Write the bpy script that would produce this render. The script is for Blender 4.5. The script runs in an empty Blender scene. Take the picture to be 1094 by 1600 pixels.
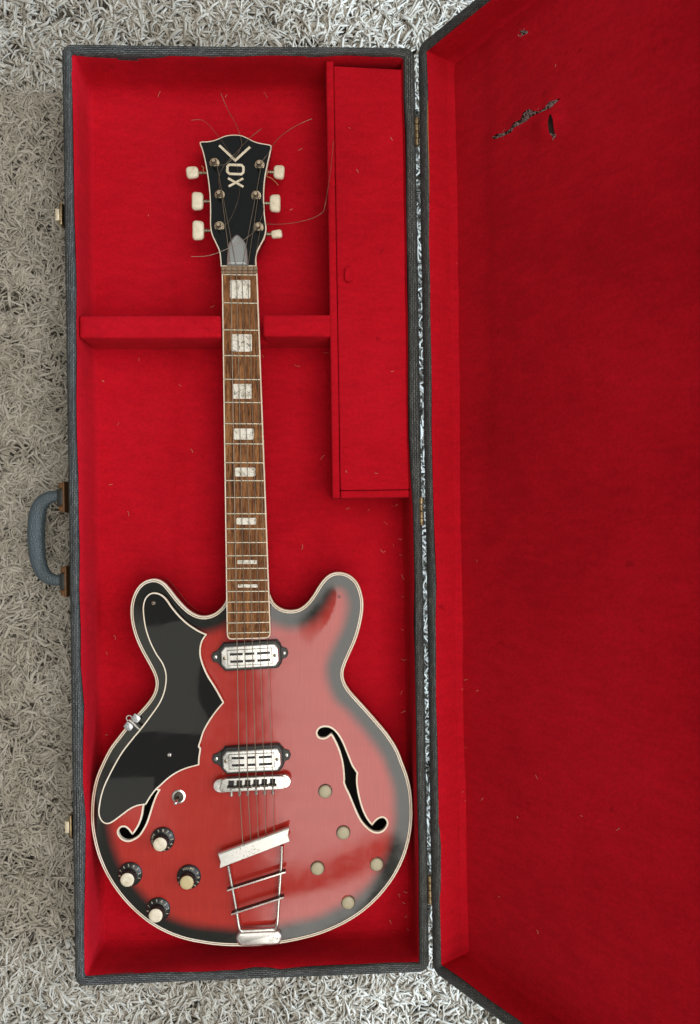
import bpy, bmesh, math, random
import numpy as np
from mathutils import Vector, Matrix, Euler, noise
from mathutils.geometry import delaunay_2d_cdt

R = math.radians
random.seed(7)
rng = np.random.default_rng(11)
S = bpy.context.scene
COL = S.collection

# ------------------------------------------------------------------ camera
CAM_Z = 1.03                      # lens height above the top of the rug pile
FPX = 1155.0                      # focal length in pixels of the 1094 x 1600 photograph
cam_d = bpy.data.cameras.new('camera')
cam = bpy.data.objects.new('camera', cam_d)
COL.objects.link(cam)
cam.location = (0, 0, CAM_Z)
cam.rotation_euler = (R(0.25), R(-2.25), 0)
cam_d.sensor_fit = 'VERTICAL'
cam_d.sensor_height = 24
cam_d.lens = 24 * FPX / 1600
cam_d.clip_start = 0.02
cam_d.clip_end = 100
S.camera = cam
CROT = Euler((R(0.25), R(-2.25), 0)).to_matrix()

# ------------------------------------------------------------------ world, lamps, exposure
w = bpy.data.worlds.new('World')
S.world = w
w.use_nodes = True
w.node_tree.nodes['Background'].inputs[0].default_value = (1.0, 0.96, 0.9, 1)
w.node_tree.nodes['Background'].inputs[1].default_value = 0.25


def area(name, loc, size, radiance, color, target):
    d = bpy.data.lights.new(name, 'AREA')
    d.shape = 'RECTANGLE'
    d.size, d.size_y = size
    d.energy = radiance * math.pi * size[0] * size[1]
    d.color = color
    o = bpy.data.objects.new(name, d)
    COL.objects.link(o)
    o.location = loc
    o.rotation_euler = (Vector(target) - Vector(loc)).to_track_quat('-Z', 'Y').to_euler()
    return o


# bright ceiling over the guitar, a second patch of it to the left, and the window at the right
area('ceiling_light', (0.80, -0.02, 2.40), (2.06, 3.1), 3.1, (1.0, 0.965, 0.90), (0.80, -0.02, 0))
area('ceiling_light', (-1.12, -0.71, 2.40), (1.20, 0.50), 0.70, (1.0, 0.99, 0.86), (-1.12, -0.71, 0))
area('ceiling_light', (-1.30, -1.27, 2.40), (1.20, 0.30), 0.62, (1.0, 0.99, 0.86), (-1.30, -1.27, 0))
area('ceiling_light', (0.75, -2.35, 2.40), (2.00, 0.80), 3.0, (1.0, 0.965, 0.90), (0.75, -2.35, 0))
area('window_light', (2.30, 0.0, 1.20), (2.0, 1.4), 26.0, (0.62, 0.80, 1.0), (0.0, 0.0, 0.2))

S.view_settings.view_transform = 'Standard'
S.view_settings.look = 'None'
S.view_settings.exposure = 0
S.view_settings.gamma = 1
S.render.engine = 'CYCLES'


# ------------------------------------------------------------------ helpers
def U(px, py, z):
    """point at height z that the photograph shows at pixel (px, py)"""
    d = CROT @ Vector(((px - 547) / FPX, (800 - py) / FPX, -1.0))
    t = (CAM_Z - z) / -d.z
    return Vector((d.x * t, d.y * t, z))


def UL(pts, z, ox=0.0, oy=0.0, sc=1.0):
    """list of crop points -> world xy"""
    return [U(ox + x / sc, oy + y / sc, z).to_2d() for x, y in pts]


def catmull(pts, closed=True, corners=(), n=8):
    """smooth curve through points; indices in corners stay sharp"""
    P = [Vector(p) for p in pts]
    N = len(P)
    out = []
    for i in range(N if closed else N - 1):
        p1, p2 = P[i], P[(i + 1) % N]
        p0 = P[(i - 1) % N] if (closed or i > 0) else p1
        p3 = P[(i + 2) % N] if (closed or i + 2 < N) else p2
        if i in corners:
            p0 = p1 - (p2 - p1) * 0.6
        if (i + 1) % N in corners:
            p3 = p2 + (p2 - p1) * 0.6
        for k in range(n):
            t = k / n
            out.append(0.5 * ((2 * p1) + (p2 - p0) * t + (2 * p0 - 5 * p1 + 4 * p2 - p3) * t * t
                              + (3 * p1 - p0 - 3 * p2 + p3) * t ** 3))
    if not closed:
        out.append(P[-1].copy())
    return out


def resample(pts, step, closed=True):
    P = [Vector(p) for p in pts]
    if closed:
        P.append(P[0])
    L = [0]
    for a, b in zip(P, P[1:]):
        L.append(L[-1] + (b - a).length)
    n = max(3, round(L[-1] / step))
    out, j = [], 0
    for k in range(n if closed else n + 1):
        s = L[-1] * k / n
        while j < len(L) - 2 and L[j + 1] < s:
            j += 1
        t = (s - L[j]) / max(1e-9, L[j + 1] - L[j])
        out.append(P[j].lerp(P[j + 1], t))
    return out


def smooth_loop(pts, it):
    P = [p.copy() for p in pts]
    for _ in range(it):
        P = [(P[i - 1] + 2 * P[i] + P[(i + 1) % len(P)]) / 4 for i in range(len(P))]
    return P


def signed_area(P):
    return 0.5 * sum(a.x * b.y - b.x * a.y for a, b in zip(P, P[1:] + P[:1]))


def ccw(P):
    return P if signed_area(P) > 0 else P[::-1]


def inset(P, d):
    """offset a ccw loop inwards by d"""
    out = []
    n = len(P)
    for i in range(n):
        a, b, c = P[i - 1], P[i], P[(i + 1) % n]
        e1 = (b - a).normalized()
        e2 = (c - b).normalized()
        n1 = Vector((-e1.y, e1.x))
        n2 = Vector((-e2.y, e2.x))
        m = n1 + n2
        if m.length < 1e-6:
            m = n1
        m.normalize()
        k = max(0.45, m.dot(n1))
        out.append(b + m * (d / k))
    return out


class MB:
    def __init__(s):
        s.v, s.f, s.m, s.uv = [], [], [], None

    def add(s, vs, fs, mat=0):
        o = len(s.v)
        s.v += [Vector(x) for x in vs]
        for f in fs:
            s.f.append([i + o for i in f])
            s.m.append(mat)
        return o

    def loft(s, loops, mat=0, closed=True, cap0=False, cap1=False):
        n = len(loops[0])
        o = len(s.v)
        for L in loops:
            s.v += [Vector(p) for p in L]
        for r in range(len(loops) - 1):
            for i in range(n if closed else n - 1):
                j = (i + 1) % n
                s.f.append([o + r * n + i, o + r * n + j, o + (r + 1) * n + j, o + (r + 1) * n + i])
                s.m.append(mat)
        if cap0:
            s.f.append([o + i for i in range(n)][::-1])
            s.m.append(mat)
        if cap1:
            k = o + (len(loops) - 1) * n
            s.f.append([k + i for i in range(n)])
            s.m.append(mat)
        return s

    def plate(s, P, z0, z1, bev=0.0, mat=0, topmat=None, bevmat=None, bottom=True):
        """solid with ccw outline P between z0 and z1, top edge bevelled"""
        P = ccw(P)
        lo = [Vector((p.x, p.y, z0)) for p in P]
        if bev:
            hi = [Vector((p.x, p.y, z1 - bev * 0.7)) for p in P]
            q = [Vector((p.x, p.y, z1)) for p in inset(P, bev)]
            s.loft([lo, hi], mat, cap0=bottom)
            s.loft([hi, q], mat if bevmat is None else bevmat)
            s.loft([q, q], mat) if False else s.add(q, [list(range(len(q)))], mat if topmat is None else topmat)
        else:
            hi = [Vector((p.x, p.y, z1)) for p in P]
            s.loft([lo, hi], mat, cap0=bottom)
            s.add(hi, [list(range(len(hi)))], mat if topmat is None else topmat)
        return s

    def tube(s, pts, rad, sides=8, mat=0, caps=True, flat=1.0):
        pts = [Vector(p) for p in pts]
        loops = []
        up = Vector((0, 0, 1))
        prev = None
        for i, p in enumerate(pts):
            t = (pts[min(i + 1, len(pts) - 1)] - pts[max(i - 1, 0)]).normalized()
            if prev is None:
                a = t.cross(up)
                if a.length < 0.05:
                    a = t.cross(Vector((1, 0, 0)))
            else:
                a = prev - t * prev.dot(t)
            a.normalize()
            prev = a
            b = t.cross(a)
            r = rad[i] if isinstance(rad, (list, tuple)) else rad
            loops.append([p + a * (math.cos(k * 2 * math.pi / sides) * r) + b * (math.sin(k * 2 * math.pi / sides) * r * flat)
                          for k in range(sides)])
        s.loft(loops, mat, cap0=caps, cap1=caps)
        return s

    def lathe(s, prof, c, segs=24, axis=None, mat=0, mats=None, caps=True):
        """profile of (radius, height) turned about axis through c"""
        c = Vector(c)
        z = Vector(axis or (0, 0, 1)).normalized()
        x = z.orthogonal().normalized() if abs(z.z) < 0.999 else Vector((1, 0, 0))
        y = z.cross(x)
        loops = [[c + z * h + (x * math.cos(k * 2 * math.pi / segs) + y * math.sin(k * 2 * math.pi / segs)) * r
                  for k in range(segs)] for r, h in prof]
        for i in range(len(loops) - 1):
            s.loft(loops[i:i + 2], mats[i] if mats else mat)
        if caps:
            s.add(loops[0], [list(range(segs))[::-1]], mats[0] if mats else mat)
            s.add(loops[-1], [list(range(segs))], mats[-1] if mats else mat)
        return s

    def box(s, c, size, rz=0.0, mat=0, bev=0.0, M=None):
        hx, hy, hz = size[0] / 2, size[1] / 2, size[2] / 2
        c = Vector(c)
        P = [Vector((sx * hx, sy * hy)) for sx, sy in ((-1, -1), (1, -1), (1, 1), (-1, 1))]
        m = MB()
        m.plate(P, -hz, hz, bev)
        Q = M if M is not None else Matrix.Rotation(rz, 3, 'Z')
        s.add([Q @ v + c for v in m.v], m.f, mat)
        return s

    def build(s, name, mats, parent=None, smooth=35, weld=1e-6):
        me = bpy.data.meshes.new(name)
        me.from_pydata([tuple(v) for v in s.v], [], s.f)
        if not isinstance(mats, (list, tuple)):
            mats = [mats]
        for m in mats:
            me.materials.append(M_[m] if isinstance(m, str) else m)
        if len(mats) > 1:
            me.polygons.foreach_set('material_index', s.m)
        if s.uv is not None:
            ul = me.uv_layers.new(name='UVMap')
            vi = np.empty(len(me.loops), dtype=np.int32)
            me.loops.foreach_get('vertex_index', vi)
            ul.data.foreach_set('uv', np.array(s.uv, dtype=np.float32)[vi].ravel())
        if weld and s.uv is None:
            bm = bmesh.new()
            bm.from_mesh(me)
            bmesh.ops.remove_doubles(bm, verts=bm.verts, dist=weld)
            bmesh.ops.recalc_face_normals(bm, faces=bm.faces)
            bm.to_mesh(me)
            bm.free()
        if smooth:
            me.shade_smooth()
            me.set_sharp_from_angle(angle=R(smooth))
        me.update()
        return link(name, me, parent)


def link(name, me, parent=None):
    o = bpy.data.objects.new(name, me)
    COL.objects.link(o)
    if parent is not None:
        o.parent = parent
        p = parent
        while p.parent is not None:
            p = p.parent
        if parent.parent is None:
            o.matrix_parent_inverse = Matrix.Translation(-Vector(parent.location))
    return o


def thing(name, label, cat, loc, group=None):
    o = bpy.data.objects.new(name, None)
    COL.objects.link(o)
    o.empty_display_size = 0.05
    o.location = loc
    o['label'] = label
    o['category'] = cat
    if group:
        o['group'] = group
    return o


# ------------------------------------------------------------------ materials
M_ = {}


def mat(name, color=(0.5, 0.5, 0.5), rough=0.5, metal=0.0, coat=0.0, spec=0.5, sheen=0.0):
    m = bpy.data.materials.new(name)
    m.use_nodes = True
    b = m.node_tree.nodes['Principled BSDF']
    b.inputs['Base Color'].default_value = (*color, 1)
    b.inputs['Roughness'].default_value = rough
    b.inputs['Metallic'].default_value = metal
    b.inputs['Specular IOR Level'].default_value = spec
    b.inputs['Coat Weight'].default_value = coat
    b.inputs['Coat Roughness'].default_value = 0.03
    b.inputs['Sheen Weight'].default_value = sheen
    M_[name] = m
    return m


class NT:
    def __init__(s, m):
        s.t = m.node_tree
        s.b = s.t.nodes['Principled BSDF']

    def n(s, typ, **kw):
        x = s.t.nodes.new(typ)
        for k, v in kw.items():
            if k in x.inputs:
                x.inputs[k].default_value = v
            else:
                setattr(x, k, v)
        return x

    def l(s, a, b):
        s.t.links.new(a, b)

    def coord(s, kind='Object', scale=(1, 1, 1), rot=(0, 0, 0)):
        tc = s.n('ShaderNodeTexCoord')
        mp = s.n('ShaderNodeMapping')
        mp.inputs['Scale'].default_value = scale
        mp.inputs['Rotation'].default_value = rot
        s.l(tc.outputs[kind], mp.inputs[0])
        return mp.outputs[0]

    def noise(s, vec, scale, detail=4, rough=0.55, dist=0.0):
        x = s.n('ShaderNodeTexNoise', Scale=scale, Detail=detail, Roughness=rough, Distortion=dist)
        s.l(vec, x.inputs['Vector'])
        return x.outputs['Fac']

    def ramp(s, fac, stops, interp='LINEAR'):
        x = s.n('ShaderNodeValToRGB')
        cr = x.color_ramp
        cr.interpolation = interp
        while len(cr.elements) < len(stops):
            cr.elements.new(0.5)
        for e, (p, c) in zip(cr.elements, stops):
            e.position = p
            e.color = (*c, 1) if len(c) == 3 else c
        s.l(fac, x.inputs[0])
        return x.outputs[0]

    def mix(s, fac, a, b, typ='MIX'):
        x = s.n('ShaderNodeMix', data_type='RGBA', blend_type=typ)
        for sock, v in ((x.inputs[0], fac), (x.inputs[6], a), (x.inputs[7], b)):
            if hasattr(v, 'is_linked'):
                s.l(v, sock)
            elif isinstance(v, (int, float)):
                sock.default_value = v
            else:
                sock.default_value = (*v, 1)
        return x.outputs[2]

    def bump(s, h, strength, dist=0.001, normal=None):
        x = s.n('ShaderNodeBump', Strength=strength, Distance=dist)
        s.l(h, x.inputs['Height'])
        if normal is not None:
            s.l(normal, x.inputs['Normal'])
        return x.outputs[0]


g3 = lambda v: (v, v, v)

# red felt lining
def felt(name, c1):
    m = mat(name, c1, 0.95, spec=0.10, sheen=0.03)
    m.node_tree.nodes['Principled BSDF'].inputs['Sheen Tint'].default_value = (1, 0.2, 0.25, 1)
    t = NT(m)
    co = t.coord()
    big = t.noise(co, 6, 6, 0.62, 0.3)                       # faded and crushed patches
    nap = t.noise(t.coord(scale=(1.0, 3.2, 1.0), rot=(0, 0, 0.5)), 34, 5, 0.62)   # brushed nap
    mid = t.noise(co, 260, 3, 0.65)
    fine = t.noise(co, 900, 2, 0.6)
    c = t.mix(1.0, c1, t.ramp(big, [(0.28, (0.80, 0.74, 0.74)), (0.5, (1, 1, 1)), (0.74, (1.07, 1.35, 1.25))]), 'MULTIPLY')
    c = t.mix(0.8, c, t.ramp(nap, [(0.3, g3(0.86)), (0.7, g3(1.08))]), 'MULTIPLY')
    c = t.mix(0.8, c, t.ramp(mid, [(0.3, g3(0.82)), (0.7, g3(1.10))]), 'MULTIPLY')
    spots = t.ramp(t.noise(co, 48, 3, 0.5), [(0.70, g3(1.0)), (0.78, g3(0.72))])
    c = t.mix(1.0, c, spots, 'MULTIPLY')
    t.l(c, t.b.inputs['Base Color'])
    h = t.bump(fine, 0.35, 0.0006)
    h = t.bump(mid, 0.30, 0.0012, h)
    h = t.bump(nap, 0.30, 0.003, h)
    t.l(h, t.b.inputs['Normal'])
    return m


felt('red_felt', (0.455, 0.0040, 0.0125))

# tolex case covering
m = mat('tolex', (0.06, 0.065, 0.065), 0.7, spec=0.3)
t = NT(m)
uv = t.coord('UV')
br = t.n('ShaderNodeTexBrick', Scale=1.0)
br.inputs['Brick Width'].default_value = 0.0060
br.inputs['Row Height'].default_value = 0.0020
br.inputs['Mortar Size'].default_value = 0.0005
br.inputs['Mortar Smooth'].default_value = 0.4
br.inputs['Color1'].default_value = (0.13, 0.138, 0.134, 1)
br.inputs['Color2'].default_value = (0.062, 0.066, 0.064, 1)
br.inputs['Mortar'].default_value = (0.010, 0.010, 0.010, 1)
nz = t.n('ShaderNodeTexNoise', Scale=260.0, Detail=3.0)
t.l(uv, nz.inputs['Vector'])
vm = t.n('ShaderNodeVectorMath', operation='MULTIPLY_ADD')
vm.inputs[1].default_value = (0.0022, 0.0008, 0)
t.l(nz.outputs['Color'], vm.inputs[0])
t.l(uv, vm.inputs[2])
t.l(vm.outputs[0], br.inputs['Vector'])
big = t.noise(t.coord(), 22, 5, 0.65)
c = t.mix(0.55, br.outputs['Color'], t.ramp(big, [(0.3, g3(0.45)), (0.6, g3(1.0))]), 'MULTIPLY')
wear = t.ramp(t.noise(t.coord(), 13, 6, 0.75), [(0.66, g3(0.0)), (0.74, g3(0.55))])
c = t.mix(wear, c, (0.25, 0.24, 0.20))
t.l(c, t.b.inputs['Base Color'])
t.l(t.bump(br.outputs['Fac'], -0.5, 0.0006), t.b.inputs['Normal'])

mat('dark_edge', (0.012, 0.012, 0.013), 0.7)
mat('bare_wood', (0.42, 0.17, 0.05), 0.75)
m = mat('brass', (0.46, 0.34, 0.17), 0.42, 0.9)
t = NT(m)
t.l(t.ramp(t.noise(t.coord(), 300, 4, 0.7), [(0.35, (0.10, 0.06, 0.03)), (0.6, (0.36, 0.27, 0.15))]), t.b.inputs['Base Color'])
mat('bracket', (0.17, 0.075, 0.025), 0.5, 0.2)
mat('latch_cream', (0.62, 0.52, 0.36), 0.4, 0.3)
m = mat('handle_plastic', (0.062, 0.085, 0.10), 0.32)
t = NT(m)
vo = t.n('ShaderNodeTexVoronoi', Scale=620.0)
t.l(t.coord(), vo.inputs['Vector'])
t.l(t.bump(vo.outputs['Distance'], 0.7, 0.0012), t.b.inputs['Normal'])
mat('handle_collar', (0.025, 0.028, 0.026), 0.45)

# sunburst lacquer: red in the middle, black band along the edge
m = mat('sunburst', (0.4, 0.02, 0.02), 0.09, coat=0.0, spec=0.66)
t = NT(m)
at = t.n('ShaderNodeAttribute', attribute_name='edge')
co = t.coord()
wob = t.noise(co, 11, 2)
ma = t.n('ShaderNodeMath', operation='MULTIPLY_ADD')
ma.inputs[1].default_value = 0.012
t.l(wob, ma.inputs[0])
t.l(at.outputs['Fac'], ma.inputs[2])
mr = t.n('ShaderNodeMapRange', interpolation_type='SMOOTHSTEP')
mr.inputs['From Min'].default_value = 0.0200
mr.inputs['From Max'].default_value = 0.0390
t.l(ma.outputs[0], mr.inputs['Value'])
grain = t.noise(t.coord(scale=(160, 9, 20)), 3.0, 6, 0.65, 0.4)
fig = t.noise(t.coord(scale=(6, 30, 6)), 1.6, 4, 0.6)
red = t.mix(0.3, t.ramp(grain, [(0.3, (0.35, 0.019, 0.014)), (0.7, (0.43, 0.032, 0.022))]),
            t.ramp(fig, [(0.3, (0.34, 0.018, 0.013)), (0.7, (0.44, 0.034, 0.023))]))
t.l(t.mix(mr.outputs[0], (0.010, 0.011, 0.009), red), t.b.inputs['Base Color'])
sc = t.noise(t.coord(), 60, 5, 0.7)
t.l(t.ramp(sc, [(0.35, g3(0.09)), (0.8, g3(0.20))]), t.b.inputs['Roughness'])
t.l(t.bump(t.noise(t.coord(), 14, 2), 0.05, 0.01), t.b.inputs['Normal'])

mat('side_lacquer', (0.035, 0.004, 0.004), 0.12)
mat('back_edge', (0.22, 0.11, 0.07), 0.4)
mat('cavity', (0.006, 0.004, 0.003), 0.9)
m = mat('cream_binding', (0.70, 0.58, 0.42), 0.35)
t = NT(m)
t.l(t.ramp(t.noise(t.coord(), 40, 4), [(0.3, (0.74, 0.62, 0.46)), (0.7, (0.86, 0.78, 0.65))]), t.b.inputs['Base Color'])
mat('black_line', (0.035, 0.022, 0.014), 0.4)
m = mat('black_gloss', (0.007, 0.007, 0.007), 0.05, spec=0.5)
t = NT(m)
t.l(t.ramp(t.noise(t.coord(), 45, 5, 0.7), [(0.4, g3(0.02)), (0.85, g3(0.09))]), t.b.inputs['Roughness'])
t.l(t.bump(t.noise(t.coord(), 9, 1), 0.05, 0.02), t.b.inputs['Normal'])
mat('head_black', (0.006, 0.008, 0.009), 0.16)
mat('black_plastic', (0.014, 0.015, 0.014), 0.32)
mat('slot_black', (0.004, 0.004, 0.004), 0.6)
m = mat('ivory', (0.74, 0.66, 0.50), 0.32)
t = NT(m)
t.l(t.ramp(t.noise(t.coord(), 140, 5, 0.7), [(0.3, (0.60, 0.50, 0.34)), (0.5, (0.74, 0.66, 0.50)), (0.8, (0.82, 0.76, 0.63))]), t.b.inputs['Base Color'])
m = mat('button_cream', (0.42, 0.38, 0.25), 0.35)
m = mat('cap_aged', (0.66, 0.58, 0.42), 0.42)
t = NT(m)
t.l(t.ramp(t.noise(t.coord(), 170, 6, 0.75), [(0.3, (0.46, 0.38, 0.24)), (0.5, (0.68, 0.60, 0.45)), (0.8, (0.78, 0.72, 0.58))]), t.b.inputs['Base Color'])
mat('cap_yellow', (0.52, 0.43, 0.22), 0.4)
mat('print_cream', (0.62, 0.56, 0.42), 0.6)


def metal(name, c, rough, pit=0.0, ps=500):
    m = mat(name, c, rough, 1.0)
    t = NT(m)
    a = t.noise(t.coord(), ps, 6, 0.75)
    b = t.noise(t.coord(), ps / 9, 5, 0.7)
    if pit:
        mm = t.n('ShaderNodeMath', operation='MULTIPLY')
        t.l(t.ramp(a, [(0.52, g3(0)), (0.60, g3(1))]), mm.inputs[0])
        t.l(t.ramp(b, [(0.46, g3(0)), (0.60, g3(1))]), mm.inputs[1])
        mk = mm.outputs[0]
        sc = t.n('ShaderNodeMath', operation='MULTIPLY')
        t.l(mk, sc.inputs[0])
        sc.inputs[1].default_value = pit
        t.l(t.mix(sc.outputs[0], c, (0.10, 0.085, 0.06)), t.b.inputs['Base Color'])
        iv = t.n('ShaderNodeMath', operation='MULTIPLY_ADD')
        t.l(sc.outputs[0], iv.inputs[0])
        iv.inputs[1].default_value = -0.75
        iv.inputs[2].default_value = 1.0
        t.l(iv.outputs[0], t.b.inputs['Metallic'])
    t.l(t.ramp(b, [(0.3, g3(rough * 0.7)), (0.75, g3(min(1, rough * 1.6)))]), t.b.inputs['Roughness'])
    if pit:
        t.l(t.bump(a, 0.04, 0.0003), t.b.inputs['Normal'])
    return m


metal('chrome', (0.80, 0.79, 0.75), 0.2, 0.05)
metal('rod_chrome', (0.88, 0.85, 0.80), 0.16)
metal('worn_chrome', (0.78, 0.77, 0.73), 0.34, 0.85, 420)
metal('nickel', (0.34, 0.28, 0.20), 0.36, 0.5, 700)
mat('crossbar_shade', (0.06, 0.05, 0.045), 0.45, 0.4)  # dark side faces of the chrome crossbars: shade put into the colour
mat('dark_metal', (0.10, 0.09, 0.075), 0.35, 1.0)
mat('mirror_cover', (0.50, 0.52, 0.52), 0.25, 0.6)
mat('string_wire', (0.27, 0.225, 0.17), 0.4, 0.7)
mat('fret_wire', (0.72, 0.66, 0.52), 0.25, 0.9)
mat('thread', (0.45, 0.16, 0.06), 0.8)
mat('rust_fluff', (0.22, 0.15, 0.14), 0.95)
mat('board', (0.11, 0.055, 0.045), 0.9)
mat('lint_fibre', (0.62, 0.42, 0.26), 0.8)

# rosewood fingerboard
m = mat('rosewood', (0.2, 0.09, 0.04), 0.6, spec=0.15)
t = NT(m)
a = t.noise(t.coord(scale=(230, 14, 14)), 1.0, 6, 0.7, 0.6)
b = t.noise(t.coord(scale=(800, 95, 42)), 1.0, 4, 0.7)
c = t.ramp(a, [(0.30, (0.035, 0.012, 0.005)), (0.45, (0.17, 0.065, 0.023)), (0.60, (0.33, 0.148, 0.052)), (0.8, (0.22, 0.092, 0.034))])
c = t.mix(0.75, c, t.ramp(b, [(0.36, g3(0.12)), (0.52, g3(1.0))]), 'MULTIPLY')
t.l(c, t.b.inputs['Base Color'])
t.l(t.bump(b, 0.3, 0.0006), t.b.inputs['Normal'])
mat('nut_wood', (0.22, 0.14, 0.08), 0.5)

# pearloid inlay
m = mat('pearloid', (0.7, 0.66, 0.55), 0.2, spec=0.6)
t = NT(m)
co = t.coord(scale=(1, 0.7, 1))
a = t.noise(co, 55, 3, 0.5, 2.2)
b = t.noise(co, 42, 2, 0.5, 3.6)
c = t.ramp(a, [(0.3, (0.42, 0.39, 0.31)), (0.45, (0.74, 0.70, 0.60)), (0.7, (0.84, 0.82, 0.74))])
c = t.mix(1.0, c, t.ramp(b, [(0.455, g3(1.0)), (0.485, g3(0.10)), (0.512, g3(1.0))]), 'MULTIPLY')
t.l(c, t.b.inputs['Base Color'])

# rug yarn
m = mat('rug_yarn', (0.5, 0.46, 0.39), 0.9, spec=0.15, sheen=0.15)
t = NT(m)
ge = t.n('ShaderNodeNewGeometry')
c = t.ramp(ge.outputs['Random Per Island'], [(0.0, (0.41, 0.375, 0.31)), (0.5, (0.50, 0.462, 0.395)), (1.0, (0.60, 0.56, 0.49))])
c = t.mix(0.7, c, t.ramp(t.noise(t.coord(), 11, 4, 0.65), [(0.3, (0.74, 0.72, 0.68)), (0.65, (1.06, 1.06, 1.06))]), 'MULTIPLY')
c = t.mix(0.45, c, t.ramp(t.noise(t.coord(), 700, 3, 0.6), [(0.3, g3(0.5)), (0.7, g3(1.0))]), 'MULTIPLY')
t.l(c, t.b.inputs['Base Color'])
t.l(t.bump(t.noise(t.coord(), 1100, 2), 0.5, 0.001), t.b.inputs['Normal'])
mat('rug_backing', (0.36, 0.315, 0.245), 0.95)

# ------------------------------------------------------------------ rug
ZR = -0.030
mb = MB()
nx, ny = 40, 50
for j in range(ny + 1):
    for i in range(nx + 1):
        x, y = -1.1 + 2.2 * i / nx, -1.25 + 2.5 * j / ny
        mb.v.append(Vector((x, y, ZR + 0.010 + 0.004 * noise.noise((x * 9, y * 9, 0)))))
for j in range(ny):
    for i in range(nx):
        k = j * (nx + 1) + i
        mb.f.append([k, k + 1, k + nx + 2, k + nx + 1])
        mb.m.append(0)
rug = mb.build('rug', 'rug_backing')
rug['kind'] = 'structure'
rug['label'] = 'beige shaggy rug under the open guitar case'

# case frame (needed to leave the pile out where the case stands on it)
RIM_Z = 0.10
ANG = R(0.9)
cc = [U(98, 72, RIM_Z), U(645, 77, RIM_Z), U(668, 1517, RIM_Z), U(120, 1538, RIM_Z)]
CC = sum((c.to_2d() for c in cc), Vector((0, 0))) / 4
CW, CL = 0.4425, 1.1725
MC = Matrix.Translation((CC.x, CC.y, RIM_Z)) @ Matrix.Rotation(ANG, 4, 'Z')
MCi = MC.inverted()


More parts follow.
